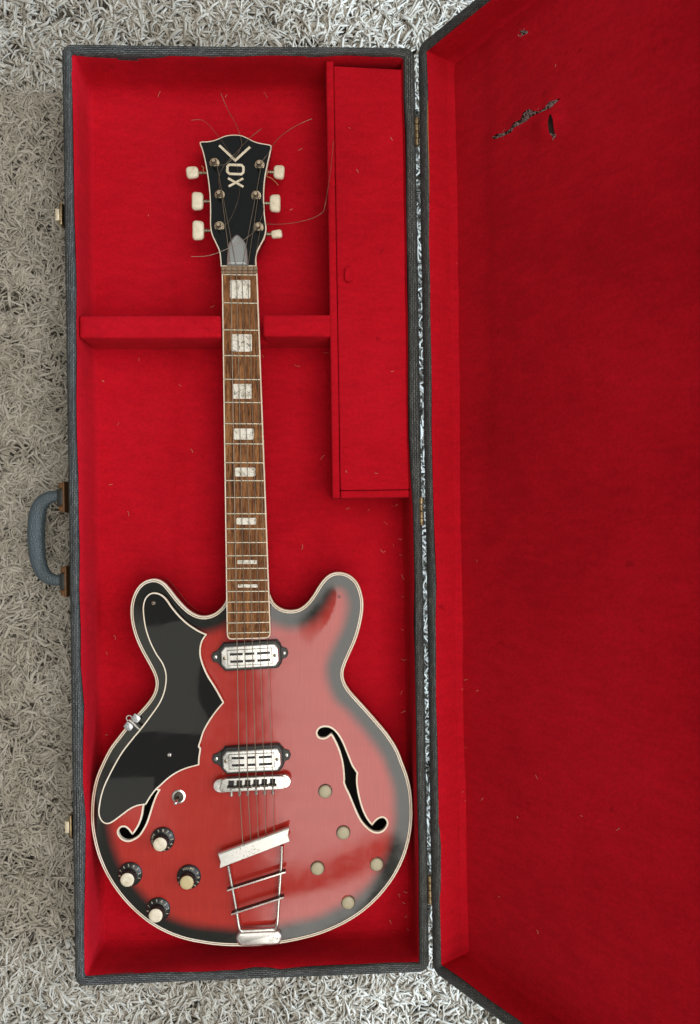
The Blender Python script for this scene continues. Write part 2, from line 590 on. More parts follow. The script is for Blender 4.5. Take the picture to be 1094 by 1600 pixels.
def make_pile():
    SEG, SID = 5, 4
    roots, sc = [], []

    def seen(px, py):
        return -0.62 < px < 0.21 and abs(py) < 0.775

    for sp, s0, keep in ((0.0098, 0.76, 1.0), (0.0135, 1.0, 0.30)):
        for y in np.arange(-1.02, 1.02, sp):
            for x in np.arange(-0.90, 0.95, sp):
                px, py = x + rng.uniform(-.5, .5) * sp, y + rng.uniform(-.5, .5) * sp
                if seen(px, py) != (keep == 1.0):
                    continue
                lx = (px - CC.x) * math.cos(ANG) + (py - CC.y) * math.sin(ANG)
                ly = -(px - CC.x) * math.sin(ANG) + (py - CC.y) * math.cos(ANG)
                if abs(lx) < CW / 2 - 0.010 and abs(ly) < CL / 2 - 0.010:
                    continue
                if rng.random() > keep:
                    continue
                roots.append((px, py))
                sc.append(s0)
    roots = np.array(roots)
    sc = np.array(sc)
    # each tuft leans in a direction that drifts over the rug
    lean = np.array([noise.noise((x * 7.0, y * 7.0, 3.1)) * 5.5 + noise.noise((x * 26, y * 26, 9.0)) * 3.4 for x, y in roots])
    per = 6
    n = len(roots) * per
    rt = np.repeat(roots, per, axis=0) + rng.normal(0, 0.0018, (n, 2))
    ss = np.repeat(sc, per)
    th = np.repeat(lean, per) + rng.normal(0, 0.42, n) * np.repeat(np.where(rng.random(len(roots)) < .3, 4.5, 1.0), per)
    L = rng.uniform(0.018, 0.056, n) * ss
    hgt = rng.uniform(0.026, 0.035, n) * ss
    hgt *= np.repeat(rng.uniform(0.88, 1.08, len(roots)), per)
    curl = rng.normal(0, 0.42, n)
    t = np.linspace(0, 1, SEG + 1)
    tw0 = rng.uniform(-.9, .9, n)
    tw = rng.normal(0, 1.5, n)
    wd = rng.uniform(0.0015, 0.0032, n) * ss
    P = np.zeros((n, SEG + 1, 3))
    ang = th[:, None] + curl[:, None] * (t[None] - 0.3) * 4.0 + rng.normal(0, 0.16, (n, SEG + 1)) + 0.45 * np.sin(t[None] * rng.uniform(2, 8, n)[:, None] + rng.uniform(0, 6, n)[:, None])
    step = (L / SEG)[:, None] * (0.35 + 1.2 * t[None]) / 0.95
    P[:, :, 0] = rt[:, :1] + np.cumsum(np.cos(ang) * step, 1)
    P[:, :, 1] = rt[:, 1:] + np.cumsum(np.sin(ang) * step, 1)
    fall = rng.uniform(0.45, 0.95, n)
    P[:, :, 2] = (ZR * ss)[:, None] + hgt[:, None] * np.sin(np.minimum(t[None] * (1.2 + fall[:, None]) + 0.12, 2.35)) \
        + rng.normal(0, 0.0008, (n, SEG + 1))
    # keep the yarn out of the case walls
    lx = (P[..., 0] - CC.x) * math.cos(ANG) + (P[..., 1] - CC.y) * math.sin(ANG)
    ly = -(P[..., 0] - CC.x) * math.sin(ANG) + (P[..., 1] - CC.y) * math.cos(ANG)
    ins = (np.abs(lx) < CW / 2 + .003) & (np.abs(ly) < CL / 2 + .003)
    P[..., 2] = np.where(ins, np.minimum(P[..., 2], -0.004), P[..., 2])
    T = np.gradient(P, axis=1)
    T /= np.linalg.norm(T, axis=2, keepdims=True) + 1e-9
    A = np.cross(T, np.array([0, 0, 1.0]))
    A /= np.linalg.norm(A, axis=2, keepdims=True) + 1e-9
    B = np.cross(A, T)
    ph = tw0[:, None] + tw[:, None] * t[None]
    c, s = np.cos(ph)[..., None], np.sin(ph)[..., None]
    A2, B2 = A * c + B * s, -A * s + B * c
    prof = (1 + rng.uniform(-.22, .22, (n, SEG + 1, 1))) * np.array([0.8, 1.05, 1.1, 1.1, 1.0, 0.55])[None, :, None] * wd[:, None, None]
    V = np.stack([P + A2 * prof * math.cos(k * 2 * math.pi / SID) + B2 * prof * 0.68 * math.sin(k * 2 * math.pi / SID) for k in range(SID)], axis=2)
    V = V.reshape(-1, 3)
    base = (np.arange(n) * (SEG + 1) * SID)[:, None, None]
    r = (np.arange(SEG) * SID)[None, :, None]
    k = np.arange(SID)[None, None, :]
    k2 = (k + 1) % SID
    F = np.stack(np.broadcast_arrays(base + r + k, base + r + k2, base + r + SID + k2, base + r + SID + k), -1).reshape(-1, 4)
    tip = (base[:, 0] + SEG * SID + np.arange(4)[None]).reshape(-1, 4)
    F = np.concatenate([F, tip])
    me = bpy.data.meshes.new('rug_pile')
    me.vertices.add(len(V))
    me.vertices.foreach_set('co', V.astype(np.float32).ravel())
    me.loops.add(F.size)
    me.loops.foreach_set('vertex_index', F.astype(np.int32).ravel())
    me.polygons.add(len(F))
    me.polygons.foreach_set('loop_start', (np.arange(len(F)) * 4).astype(np.int32))
    me.update(calc_edges=True)
    me.materials.append(M_['rug_yarn'])
    me.shade_smooth()
    o = link('rug_pile', me, rug)
    o['kind'] = 'stuff'
    print('pile strands', n, 'tris', len(F) * 2)


make_pile()

# ------------------------------------------------------------------ guitar case
case = thing('guitar_case', 'open grey guitar case with red felt lining lying on the shaggy rug', 'guitar case', (CC.x, CC.y, 0))


def rrect(hx, hy, r, n=6, per=24):
    """ccw rounded rectangle loop with a fixed number of points"""
    out = []
    for cx, cy, a0 in ((hx - r, hy - r, 0), (-hx + r, hy - r, 90), (-hx + r, -hy + r, 180), (hx - r, -hy + r, 270)):
        for k in range(n + 1):
            a = R(a0 + 90 * k / n)
            out.append(Vector((cx + r * math.cos(a), cy + r * math.sin(a))))
    res = []
    for i in range(len(out)):
        a, b = out[i], out[(i + 1) % len(out)]
        m_ = per if (i % (n + 1)) == n else 1
        for k in range(m_):
            res.append(a.lerp(b, k / m_))
    return res


def wav(p, seed, amp):
    return amp * (noise.noise((p.x * 6, p.y * 6, seed)) + 0.5 * noise.noise((p.x * 19, p.y * 19, seed + 5)))


def case_half(M, W, L, depth, din, tw, rc, seed, parent, name, bulge=None, mirror=False):
    hx, hy = W / 2, L / 2
    prof = [(0.006, -depth), (0.0, -depth + 0.006), (0.0, -0.0055), (0.0014, -0.0018), (0.0040, 0.0),
            (tw - 0.0035, 0.0), (tw - 0.0010, -0.0012), (tw, -0.0045), (tw, -0.012)]
    base = rrect(hx, hy, rc)
    n = len(base)
    loops, vlen, acc = [], [], 0.0
    for r, (ins, z) in enumerate(prof):
        lp = rrect(hx - ins, hy - ins, max(rc - ins, 0.0022))
        pts = []
        for i, p in enumerate(lp):
            q = p.copy()
            zz = z
            if r >= 5:
                d = wav(base[i], seed, 0.0032)
                if bulge:
                    d += bulge(base[i])
                nrm = Vector((math.copysign(1, p.x), 0)) if abs(abs(p.x) - (hx - ins)) < 1e-4 else \
                    (Vector((0, math.copysign(1, p.y))) if abs(abs(p.y) - (hy - ins)) < 1e-4 else Vector((0, 0)))
                q -= nrm * d
            if 2 <= r:
                zz += wav(base[i], seed + 20, 0.0010)
            pts.append(Vector((q.x, q.y, zz)))
        loops.append(pts)
        if r:
            acc += math.hypot(ins - prof[r - 1][0], z - prof[r - 1][1])
        vlen.append(acc)
    mb = MB()
    plen = [0.0]
    for i in range(n):
        plen.append(plen[-1] + (base[(i + 1) % n] - base[i]).length)
    uvs = []
    for r, lp in enumerate(loops):
        for i in range(n + 1):
            mb.v.append(M @ lp[i % n])
            uvs.append((plen[i], vlen[r]))
    for r in range(len(loops) - 1):
        for i in range(n):
            a = r * (n + 1) + i
            mb.f.append([a, a + 1, a + n + 2, a + n + 1])
            mb.m.append(0)
    # outer bottom
    o = len(mb.v)
    mb.v += [M @ p for p in loops[0]]
    uvs += [(p.x, p.y) for p in loops[0]]
    mb.f.append(list(range(o, o + n))[::-1])
    mb.m.append(0)
    mb.uv = uvs
    sh = mb.build(name, 'tolex', parent, smooth=50)
    # lining walls: soft cloth glued to the inside
    mb = MB()
    lo = []
    rows = [(tw + 0.0002, -0.003), (tw + 0.0018, -0.008), (tw + 0.0022, -0.02), (tw + 0.0022, -0.035), (tw + 0.0022, -din * 0.8),
            (tw + 0.0034, -din + 0.0025), (tw + 0.008, -din - 0.002)]
    for r, (ins, z) in enumerate(rows):
        lp = rrect(hx - ins, hy - ins, 0.0035 if r < 6 else 0.002)
        pts = []
        for i, p in enumerate(lp):
            d = wav(base[i], seed, 0.0032) * max(0.0, 1 - r / 2.5) + wav(base[i], seed + 40 + r * .15, 0.0024)
            if bulge and r < 2:
                d += bulge(base[i])
            nrm = Vector((math.copysign(1, p.x), 0)) if abs(abs(p.x) - (hx - ins)) < 1e-4 else \
                (Vector((0, math.copysign(1, p.y))) if abs(abs(p.y) - (hy - ins)) < 1e-4 else Vector((0, 0)))
            q = p - nrm * d
            pts.append(M @ Vector((q.x, q.y, z)))
        lo.append(pts)
    mb.loft(lo, 0)
    mb.build('wall_lining', 'red_felt', sh if parent.parent is None and name == 'lid' else parent, smooth=60)
    return sh


def base_bulge(p):
    d = 0.0
    if p.x < -CW / 2 + 0.02:                       # left wall: covering bulges inwards near the lower latch
        yy = p.y + 0.395
        d += 0.0042 * math.exp(-(yy / 0.05) ** 2)
    if p.x > CW / 2 - 0.02:
        d += 0.0030 * (1 if p.y > 0.50 else 0) + 0.0022 * math.exp(-((p.y - 0.22) / 0.12) ** 2)
    if p.y < -CL / 2 + 0.02:
        d += 0.0035 * (1 if -0.005 < p.x < 0.03 else 0)
    return d


TW = 0.0125
DIN = 0.070
case_half(MC, CW, CL, 0.098, DIN, TW, 0.013, 2.0, case, 'shell', base_bulge)


def grid_fill(outline, holes, step, jitter=0.15):
    """triangulated sheet inside outline minus holes -> (2d verts, tris)"""
    outline = ccw(outline)
    vs, es = [], []

    def addloop(P):
        o = len(vs)
        vs.extend(P)
        es.extend((o + i, o + (i + 1) % len(P)) for i in range(len(P)))
    addloop(outline)
    for h in holes:
        addloop(h)
    polys = [np.array([(p.x, p.y) for p in outline])] + [np.array([(p.x, p.y) for p in h]) for h in holes]

    def inside(Q, poly):
        x, y = Q[:, 0], Q[:, 1]
        c = np.zeros(len(Q), bool)
        for a, b in zip(poly, np.roll(poly, -1, 0)):
            cond = ((a[1] > y) != (b[1] > y))
            with np.errstate(divide='ignore', invalid='ignore'):
                xi = (b[0] - a[0]) * (y - a[1]) / (b[1] - a[1]) + a[0]
            c ^= cond & (x < xi)
        return c
    bb0, bb1 = polys[0].min(0), polys[0].max(0)
    gx, gy = np.meshgrid(np.arange(bb0[0], bb1[0], step), np.arange(bb0[1], bb1[1], step))
    Q = np.stack([gx.ravel(), gy.ravel()], 1)
    Q += rng.uniform(-jitter, jitter, Q.shape) * step
    ok = inside(Q, polys[0])
    for p in polys[1:]:
        ok &= ~inside(Q, p)
    Q = Q[ok]
    allp = np.concatenate(polys)
    dm = np.full(len(Q), 9.0)
    for i in range(0, len(allp), 200):
        dd = np.sqrt(((Q[:, None] - allp[None, i:i + 200]) ** 2).sum(2)).min(1)
        dm = np.minimum(dm, dd)
    Q = Q[dm > step * 0.55]
    vs = [Vector(p) for p in vs] + [Vector((float(a), float(b))) for a, b in Q]
    r = delaunay_2d_cdt(vs, es, [], 0, 1e-7)
    V, F = r[0], r[2]
    cen = np.array([[(V[f[0]].x + V[f[1]].x + V[f[2]].x) / 3, (V[f[0]].y + V[f[1]].y + V[f[2]].y) / 3] for f in F])
    ok = inside(cen, polys[0])
    for p in polys[1:]:
        ok &= ~inside(cen, p)
    return [Vector(v) for v in V], [f for f, k in zip(F, ok) if k]


def sheet(name, M, x0, x1, y0, y1, z, nx, ny, amp, parent, matn, seed=0.0):
    mb = MB()
    for j in range(ny + 1):
        for i in range(nx + 1):
            x, y = x0 + (x1 - x0) * i / nx, y0 + (y1 - y0) * j / ny
            h = amp * (noise.noise((x * 8, y * 8, seed)) + 0.4 * noise.noise((x * 25, y * 25, seed + 3)))
            mb.v.append(M @ Vector((x, y, z + h)))
    for j in range(ny):
        for i in range(nx):
            k = j * (nx + 1) + i
            mb.f.append([k, k + 1, k + nx + 2, k + nx + 1])
            mb.m.append(0)
    return mb.build(name, matn, parent, smooth=60)


hx, hy = CW / 2 - TW - 0.002, CL / 2 - TW - 0.002
sheet('floor_lining', MC, -hx, hx, -hy, hy, -DIN, 60, 150, 0.0016, case, 'red_felt', 4.0)


def cl(px, py, z):
    """pixel -> case-local coordinates at world height z"""
    return MCi @ U(px, py, z)


def soft_box(name, x0, x1, y0, y1, z0, z1, parent, matn='red_felt', r=0.003, seed=1.0, amp=0.0008):
    """padded cloth-covered block in case coordinates (z world)"""
    mb = MB()
    W2, L2 = (x1 - x0) / 2, (y1 - y0) / 2
    c = Vector(((x0 + x1) / 2, (y0 + y1) / 2))
    loops = []
    for ins, z in ((0, z0), (0, z0 + (z1 - z0) * .5), (0, z1 - r), (r * .3, z1 - r * .3), (r, z1), (min(W2, L2) * .6, z1 + .0004)):
        lp = rrect(W2 - ins, L2 - ins, max(0.0012, r - ins), 3, 10)
        loops.append([MC @ Vector((c.x + p.x + wav(p, seed, amp), c.y + p.y + wav(p, seed + 3, amp), z - RIM_Z)) for p in lp])
    mb.loft(loops, 0, cap1=True)
    return mb.build(name, matn, parent, smooth=50)


# neck rest: two padded posts joined by a low saddle under the neck
FZ = RIM_Z - DIN
nr_top = 0.094
a = cl(119, 493, nr_top)
b = cl(345, 527, nr_top)
c = cl(411, 493, nr_top)
d = cl(517.5, 527, nr_top)
saddle = soft_box('neck_rest', b.x - 0.004, c.x + 0.004, b.y, a.y, FZ - 0.003, 0.0625, case, seed=3)
for q, (xa, xb) in enumerate(((-hx + 0.001, b.x), (c.x, d.x))):
    soft_box('post', xa, xb, b.y + (0.0004 if q else -0.0002), a.y, FZ - 0.003, nr_top, saddle, seed=5 + q)

# accessory compartment, upper right
cz = 0.0935
p1 = cl(508.5, 92, cz)
p2 = cl(520.5, 778, cz)
cx0 = (p1.x + p2.x) / 2
cy0 = cl(580, 778, cz).y
wt = 0.0095
comp = soft_box('compartment', cx0, cx0 + wt, cy0, hy - 0.001, FZ - 0.003, cz, case, r=0.0016, seed=9, amp=0.0005)
soft_box('compartment_wall', cx0 + wt + 0.0004, hx - 0.001, cy0, cy0 + wt, FZ - 0.003, cz - 0.0004, comp, r=0.0016, seed=10, amp=0.0005)
# hinged panel closing the compartment, sitting slightly askew
mb = MB()
x0, x1, y0, y1 = cx0 + wt + 0.0006, hx - 0.0010, cy0 + wt + 0.0007, hy - 0.0065
loops = []
W2, L2 = (x1 - x0) / 2, (y1 - y0) / 2
for ins, z in ((0, -0.006), (0, -0.0014), (0.0004, -0.0004), (0.0016, 0), (0.02, 0.0003)):
    lp = rrect(W2 - ins, L2 - ins, max(.0011, .002 - ins), 3, 14)
    loops.append([MC @ Vector(((x0 + x1) / 2 + p.x, (y0 + y1) / 2 + p.y - (0.004 * (p.x / W2 + 1) / 2 if p.y > 0 else 0),
                               cz - 0.0012 - RIM_Z + z + wav(p, 12, .0005))) for p in lp])
mb.loft(loops, cap1=True)
panel = mb.build('compartment_panel', 'red_felt', comp, smooth=50)
# pull tab
p = U(545, 428, cz + 0.004)
mb = MB()
lp = catmull([Vector((-.0042, -.008)), Vector((.0042, -.008)), Vector((.0045, .004)), Vector((.003, .0085)), Vector((-.003, .0085)), Vector((-.0045, .004))], n=4)
prof = [(0, -0.0055), (0, -.0002), (.0009, .0006), (.0028, .0002)]
mb.loft([[Vector((q.x + p.x, q.y + p.y, p.z + z)) for q in inset(ccw(lp), i)] for i, z in prof], cap1=True)
mb.build('pull_tab', 'red_felt', comp)

# handle on the left side
hz = 0.055
loop = [U(98, 776, hz), U(84, 775.5, hz), U(72, 780, hz), U(63, 790, hz), U(58.5, 805, hz), U(56.5, 830, hz), U(57.5, 855, hz), U(61, 880, hz),
        U(69, 897, hz), U(80, 905, hz), U(98, 907, hz)]
path = catmull(loop, closed=False, n=5)
mb = MB()
N = len(path)
rad = []
for i in range(N):
    s_ = i / (N - 1)
    rad.append(0.0070 + 0.0035 * math.sin(math.pi * s_) ** 1.5)
loops = []
for i, q in enumerate(path):
    tt = (path[min(i + 1, N - 1)] - path[max(i - 1, 0)]).normalized()
    a_ = tt.cross(Vector((0, 0, 1))).normalized()
    r_ = rad[i]
    lp = []
    for k in range(14):
        th = 2 * math.pi * k / 14
        ca, sa = math.cos(th), math.sin(th)
        lp.append(q + a_ * (math.copysign(abs(ca) ** .75, ca) * r_) + Vector((0, 0, 1)) * (math.copysign(abs(sa) ** .75, sa) * r_ * 0.85))
    loops.append(lp)
mb.loft(loops, cap0=True, cap1=True)
handle = mb.build('handle', 'handle_plastic', case, smooth=50)
for (cy, lx0, lx1) in ((777, 93.0, 103.5), (908, 97, 106.5)):
    pa, pb = U(lx0, cy, hz), U(lx1, cy, hz)
    mb = MB()
    mb.box(((pa.x + pb.x) / 2, pa.y, hz), (abs(pb.x - pa.x), 0.021, 0.019), ANG, bev=.0015)
    mb.build('collar', 'handle_collar', handle)
    mb = MB()
    q = U(lx1 - .5, cy, hz)
    mb.box((q.x, q.y, hz), (0.0026, 0.040, 0.020), ANG, bev=.0012)
    mb.box((q.x - .004, q.y + .0145, hz), (0.007, 0.008, 0.012), ANG, bev=.002)
    mb.box((q.x - .004, q.y - .0145, hz), (0.007, 0.008, 0.012), ANG, bev=.002)
    mb.build('handle_bracket', 'bracket', handle)

# latches on the left side
for (px, py) in ((97.5, 338), (112.5, 1287)):
    q = U(px, py, 0.085)
    mb = MB()
    mb.box((q.x + .001, q.y, 0.078), (0.0030, 0.028, 0.034), ANG, bev=.001)
    la = mb.build('latch', 'brass', case)
    mb = MB()
    mb.box((q.x - .0030, q.y - .001, 0.089), (0.0060, 0.0145, 0.010), ANG, bev=.0012)
    mb.build('latch_hook', 'latch_cream', la)

# hinges
for (px, py) in ((651.5, 206), (658.5, 799), (672, 1390)):
    q = U(px, py, RIM_Z - 0.001)
    mb = MB()
    mb.box((q.x - .0045, q.y, RIM_Z - 0.014), (0.0016, 0.040, 0.022), ANG)
    hg = mb.build('hinge', 'brass', case)
    for k in range(4):
        mb = MB()
        yy = -0.0135 + 0.009 * k
        r_ = 0.0032 + (0.0002 if k % 2 else 0)
        cxy = Vector((q.x - math.sin(ANG) * yy, q.y + math.cos(ANG) * yy, RIM_Z - 0.0015))
        dv = Vector((-math.sin(ANG), math.cos(ANG), 0))
        mb.lathe([(r_ * .8, -.0044), (r_, -.0039), (r_, .0039), (r_ * .8, .0044)], cxy, 14, axis=dv)
        mb.build('knuckle', 'brass', hg)

# ------------------------------------------------------------------ lid, opened past upright
AL = R(57.0)
ho = (U(655, 75, RIM_Z) + U(679, 1514, RIM_Z)) / 2
LIDD, LDIN, LTW = 0.050, 0.043, 0.0155
MLID = Matrix.Translation(ho + Vector((-0.0041, 0, 0))) @ Matrix.Rotation(ANG, 4, 'Z') @ Matrix.Rotation(-AL, 4, 'Y') @ Matrix.Translation((CW / 2, 0, 0))
lid = case_half(MLID, CW, CL, LIDD, LDIN, LTW, 0.013, 31.0, case, 'lid')

# lid panel with the torn cloth
MLi = MLID.inverted()


def lidpt(px, py, z=-LDIN):
    """pixel -> lid-local xy on the plane local z"""
    o = MLi @ Vector((0, 0, CAM_Z))
    d_ = MLi.to_3x3() @ (CROT @ Vector(((px - 547) / FPX, (800 - py) / FPX, -1.0)))
    k = (z - o.z) / d_.z
    q = o + d_ * k
    return Vector((q.x, q.y))


def crop(pts, ox, oy, sc):
    return [(ox + x / sc, oy + y / sc) for x, y in pts]


tear1 = crop([(95, 668), (120, 650), (150, 645), (185, 628), (205, 600), (235, 580), (245, 545), (275, 528), (300, 540), (325, 540), (350, 525),
              (375, 495), (428, 476), (405, 500), (380, 525), (350, 540), (315, 555), (290, 570), (265, 590), (235, 605), (205, 622), (190, 645), (150, 662), (110, 676)],
             740, 0, 1094 / 354)
tear2 = crop([(388, 555), (396, 580), (398, 620), (402, 668), (390, 668), (376, 645), (376, 600), (382, 570)], 740, 0, 1094 / 354)
tear3 = crop([(228, 155), (245, 148), (268, 152), (262, 168), (240, 172)], 740, 0, 1094 / 354)
holes = [ccw([lidpt(*p) for p in T]) for T in (tear1, tear2, tear3)]
lx, ly = CW / 2 - LTW - 0.0025, CL / 2 - LTW - 0.0025
out = resample([Vector((-lx, -ly)), Vector((lx, -ly)), Vector((lx, ly)), Vector((-lx, ly))], 0.012)
V, F = grid_fill(out, holes, 0.009)
hp = np.array([(p.x, p.y) for h in holes for p in resample(h, 0.003)])
xc = lidpt(765, 300).x
flap_c = lidpt(740 + 345 / 3.09, 605 / 3.09)
mb = MB()
for v in V:
    h = 0.0010 * (noise.noise((v.x * 7, v.y * 7, 50)) + 0.5 * noise.noise((v.x * 21, v.y * 21, 53)))
    d_ = math.sqrt(((hp - np.array([v.x, v.y])) ** 2).sum(1).min())
    h += 0.0030 * math.exp(-(d_ / 0.007) ** 2) * (0.55 + 0.9 * noise.noise((v.x * 90, v.y * 90, 5)))
    fl_ = v - flap_c
    h += 0.0060 * math.exp(-(fl_.length / 0.013) ** 2)        # lifted flap of cloth beside the rip
    if v.y > -0.1:                                           # faint fold left by the board underneath
        h += 0.0011 * math.tanh((v.x - xc) / 0.005) * min(1, (v.y + .1) * 4)
    mb.v.append(MLID @ Vector((v.x, v.y, -LDIN + h)))
for f in F:
    mb.f.append(list(f))
    mb.m.append(0)
mb.build('panel_lining', 'red_felt', lid, smooth=60)
# board behind the tears and fluff in them
mb = MB()
q0, q1 = lidpt(765, 30), lidpt(895, 235)
xa, xb, ya, yb = min(q0.x, q1.x), max(q0.x, q1.x), min(q0.y, q1.y), max(q0.y, q1.y)
mb.add([MLID @ Vector((x, y, -LDIN - 0.0022)) for x, y in ((xa, ya), (xb, ya), (xb, yb), (xa, yb))], [[0, 1, 2, 3]])
mb.build('board', 'board', lid)
mb = MB()
for h in holes:
    cen = sum(h, Vector((0, 0))) / len(h)
    for _ in range(70 if h is holes[0] else (24 if h is holes[2] else 8)):
        i = random.randrange(len(h))
        a_ = h[i].lerp(cen, random.uniform(0.0, 0.25)) if h is not holes[0] else h[i].lerp(h[-i % len(h)], random.uniform(.1, .6))
        ang_ = random.uniform(0, 6.28)
        L_ = random.uniform(.002, .006)
        pts = []
        for k in range(4):
            t_ = k / 3
            pts.append(MLID @ Vector((a_.x + math.cos(ang_ + t_ * 1.3) * L_ * t_, a_.y + math.sin(ang_ + t_ * 1.3) * L_ * t_,
                                      -LDIN + 0.0008 + random.uniform(0, .0022) * math.sin(3.1 * t_))))
        mb.tube(pts, random.uniform(.00035, .0009), 4)
for (fx, fy) in ((275, 548), (382, 505), (212, 606), (150, 655), (265, 575)):
    c_ = lidpt(740 + fx / 3.09, fy / 3.09)
    for _ in range(26):
        a_ = c_ + Vector((random.gauss(0, .0022), random.gauss(0, .0016)))
        ang_ = random.uniform(0, 6.28)
        L_ = random.uniform(.002, .005)
        mb.tube([MLID @ Vector((a_.x + math.cos(ang_ + t_ * 2) * L_ * t_, a_.y + math.sin(ang_ + t_ * 2) * L_ * t_, -LDIN + .001 + .0022 * math.sin(3 * t_) * random.random()))
                 for t_ in (0, .33, .66, 1)], random.uniform(.0002, .0005), 4)
fl = mb.build('fluff', 'rust_fluff', lid)
fl['kind'] = 'stuff'
# bare wood showing where the cloth has pulled off the lid's edge
mb = MB()
ptsw = []
for k in range(20):
    s_ = k / 19
    y_ = CL / 2 - 0.06 - 0.15 * s_
    w_ = 0.0014 * max(0.0, math.sin(math.pi * s_)) ** .6
    ptsw.append((y_, w_))
lo1 = [MLID @ Vector((-CW / 2 + LTW - .0005 + wav(Vector((-CW / 2, y_)), 31, -.0), y_, 0.0004 - .002)) for y_, w_ in ptsw]
lo2 = [MLID @ Vector((-CW / 2 + LTW - .0005 + w_ + .0008, y_, -0.0034)) for y_, w_ in ptsw]
lo3 = [MLID @ Vector((-CW / 2 + LTW - .0005 + w_ + .0010, y_, -0.012)) for y_, w_ in ptsw]
mb.loft([lo1, lo2, lo3], closed=False)
mb.build('bare_edge', 'bare_wood', lid)

# ------------------------------------------------------------------ guitar
gl = U(390, 1200, FZ)
gt = thing('electric_guitar', 'red sunburst hollow-body electric guitar with black pickguard in the open case', 'guitar', (gl.x, gl.y, FZ))

ZE = 0.0775          # height of the binding edge
ZB = FZ + 0.0035     # back


def arch(d):
    return ZE + 0.0050 * (1 - math.exp(-(max(d, 0) / 0.040) ** 1.7))


ZT = arch(0.1)
body_px = (crop([(900, 215), (895, 250), (870, 288), (820, 330), (760, 348), (700, 338), (640, 299), (580, 236), (530, 172), (490, 127), (440, 103), (390, 106),
                 (340, 131), (300, 180), (274, 250), (267, 320), (275, 400), (300, 490), (340, 580), (385, 660), (420, 730), (434, 780),
                 (429, 830), (407, 880), (370, 930), (320, 985), (250, 1062), (195, 1132)], 140, 880, 4.208)
           + [(170.7, 1170), (157.1, 1197), (148.5, 1219.4), (143.6, 1244), (141.8, 1268.7), (142.8, 1293.4), (147.3, 1318),
              (154, 1341), (164.6, 1365), (178.1, 1387.2), (194.2, 1408), (213.9, 1427.9), (236.1, 1445.2), (260.8, 1458.7),
              (287.9, 1468.6), (315.1, 1474.3), (342.2, 1477.8), (369.4, 1479), (405, 1478.3), (438.6, 1474.8), (464.2, 1470), (492.4, 1463),
              (518, 1453.6), (543.6, 1441), (566.6, 1426), (587.1, 1408), (605, 1387.6), (619.1, 1367), (630.6, 1344),
              (638.3, 1321), (642.9, 1298), (644.9, 1274), (644.2, 1252), (642.1, 1232), (637, 1211), (629, 1190), (623.4, 1175)]
           + [(614.5, 1158.9), (602.1, 1141.6), (587.3, 1124.3), (570, 1104.6), (555.2, 1088.5), (544.1, 1075), (538, 1062.6),
              (536.8, 1050.3), (540.4, 1038), (547.8, 1020.7), (556.5, 1000.9), (562.6, 981.2), (567.1, 959), (568.1, 941.7),
              (565.6, 926.9), (560.2, 912.1), (551.5, 901.7), (540.4, 895.5), (528.1, 893.6), (517, 896), (507.1, 903.4),
              (498.5, 914.5), (488.6, 930.6), (478.7, 942.9), (466.4, 951.6), (454, 953.5), (441.7, 951.6), (430.6, 944.7),
              (423.9, 934.3), (420.5, 924)])
bo = [U(x, y, ZE).to_2d() for x, y in body_px]
bo = catmull(bo, n=6, corners=(0, len(bo) - 1))
bo = ccw(smooth_loop(resample(bo, 0.0026), 3))

FH_R = crop([(180, 257), (140, 238), (126, 195), (150, 150), (200, 129), (260, 133), (320, 165), (375, 225), (420, 300), (460, 390), (500, 490),
             (540, 590), (578, 652), (604, 692), (598, 740), (600, 830), (620, 950), (650, 1070), (690, 1180), (740, 1270), (795, 1337),
             (830, 1290), (880, 1250), (930, 1243), (968, 1278), (972, 1330), (930, 1390), (870, 1412), (800, 1397), (730, 1342),
             (670, 1272), (620, 1180), (570, 1060), (520, 940), (485, 870), (460, 806), (462, 740), (455, 640), (440, 540), (410, 430),
             (370, 330), (330, 250), (297, 202), (270, 222), (230, 250)], 480, 1120, 7.814)
CR_R = (13, 20, 35, 42)
FH_L = crop([(675, 88), (650, 135), (622, 210), (597, 290), (570, 370), (540, 430), (500, 490), (450, 525), (400, 541), (350, 527), (318, 490),
             (316, 455), (340, 427), (375, 424), (405, 445), (430, 478), (443, 489), (470, 458), (510, 388), (535, 310), (548, 230),
             (575, 165), (615, 110), (650, 85)], 130, 1220, 5.758)
CR_L = (16, 0)
fh = []
for P_, cr in ((FH_R, CR_R), (FH_L, CR_L)):
    lp = catmull([U(x, y, ZT).to_2d() for x, y in P_], corners=cr, n=4)
    fh.append(ccw(lp))

# sides and back
mb = MB()
rows = [(0.012, ZB), (0.0055, ZB + 0.0015), (0.0022, ZB + 0.005), (0.0008, ZB + .010), (0.0, ZB + 0.018), (0.0, ZE - 0.0045)]
mb.loft([[Vector((p.x, p.y, z)) for p in inset(bo, i)] for i, z in rows], cap0=True)
body = mb.build('body', 'side_lacquer', gt, smooth=60)
# inside of the hollow body
mb = MB()
ib = inset(bo, 0.004)[::3]
mb.loft([[Vector((p.x, p.y, ZB + .003)) for p in ib], [Vector((p.x, p.y, ZE - .006)) for p in ib]], cap0=True)
mb.build('cavity', 'cavity', body)
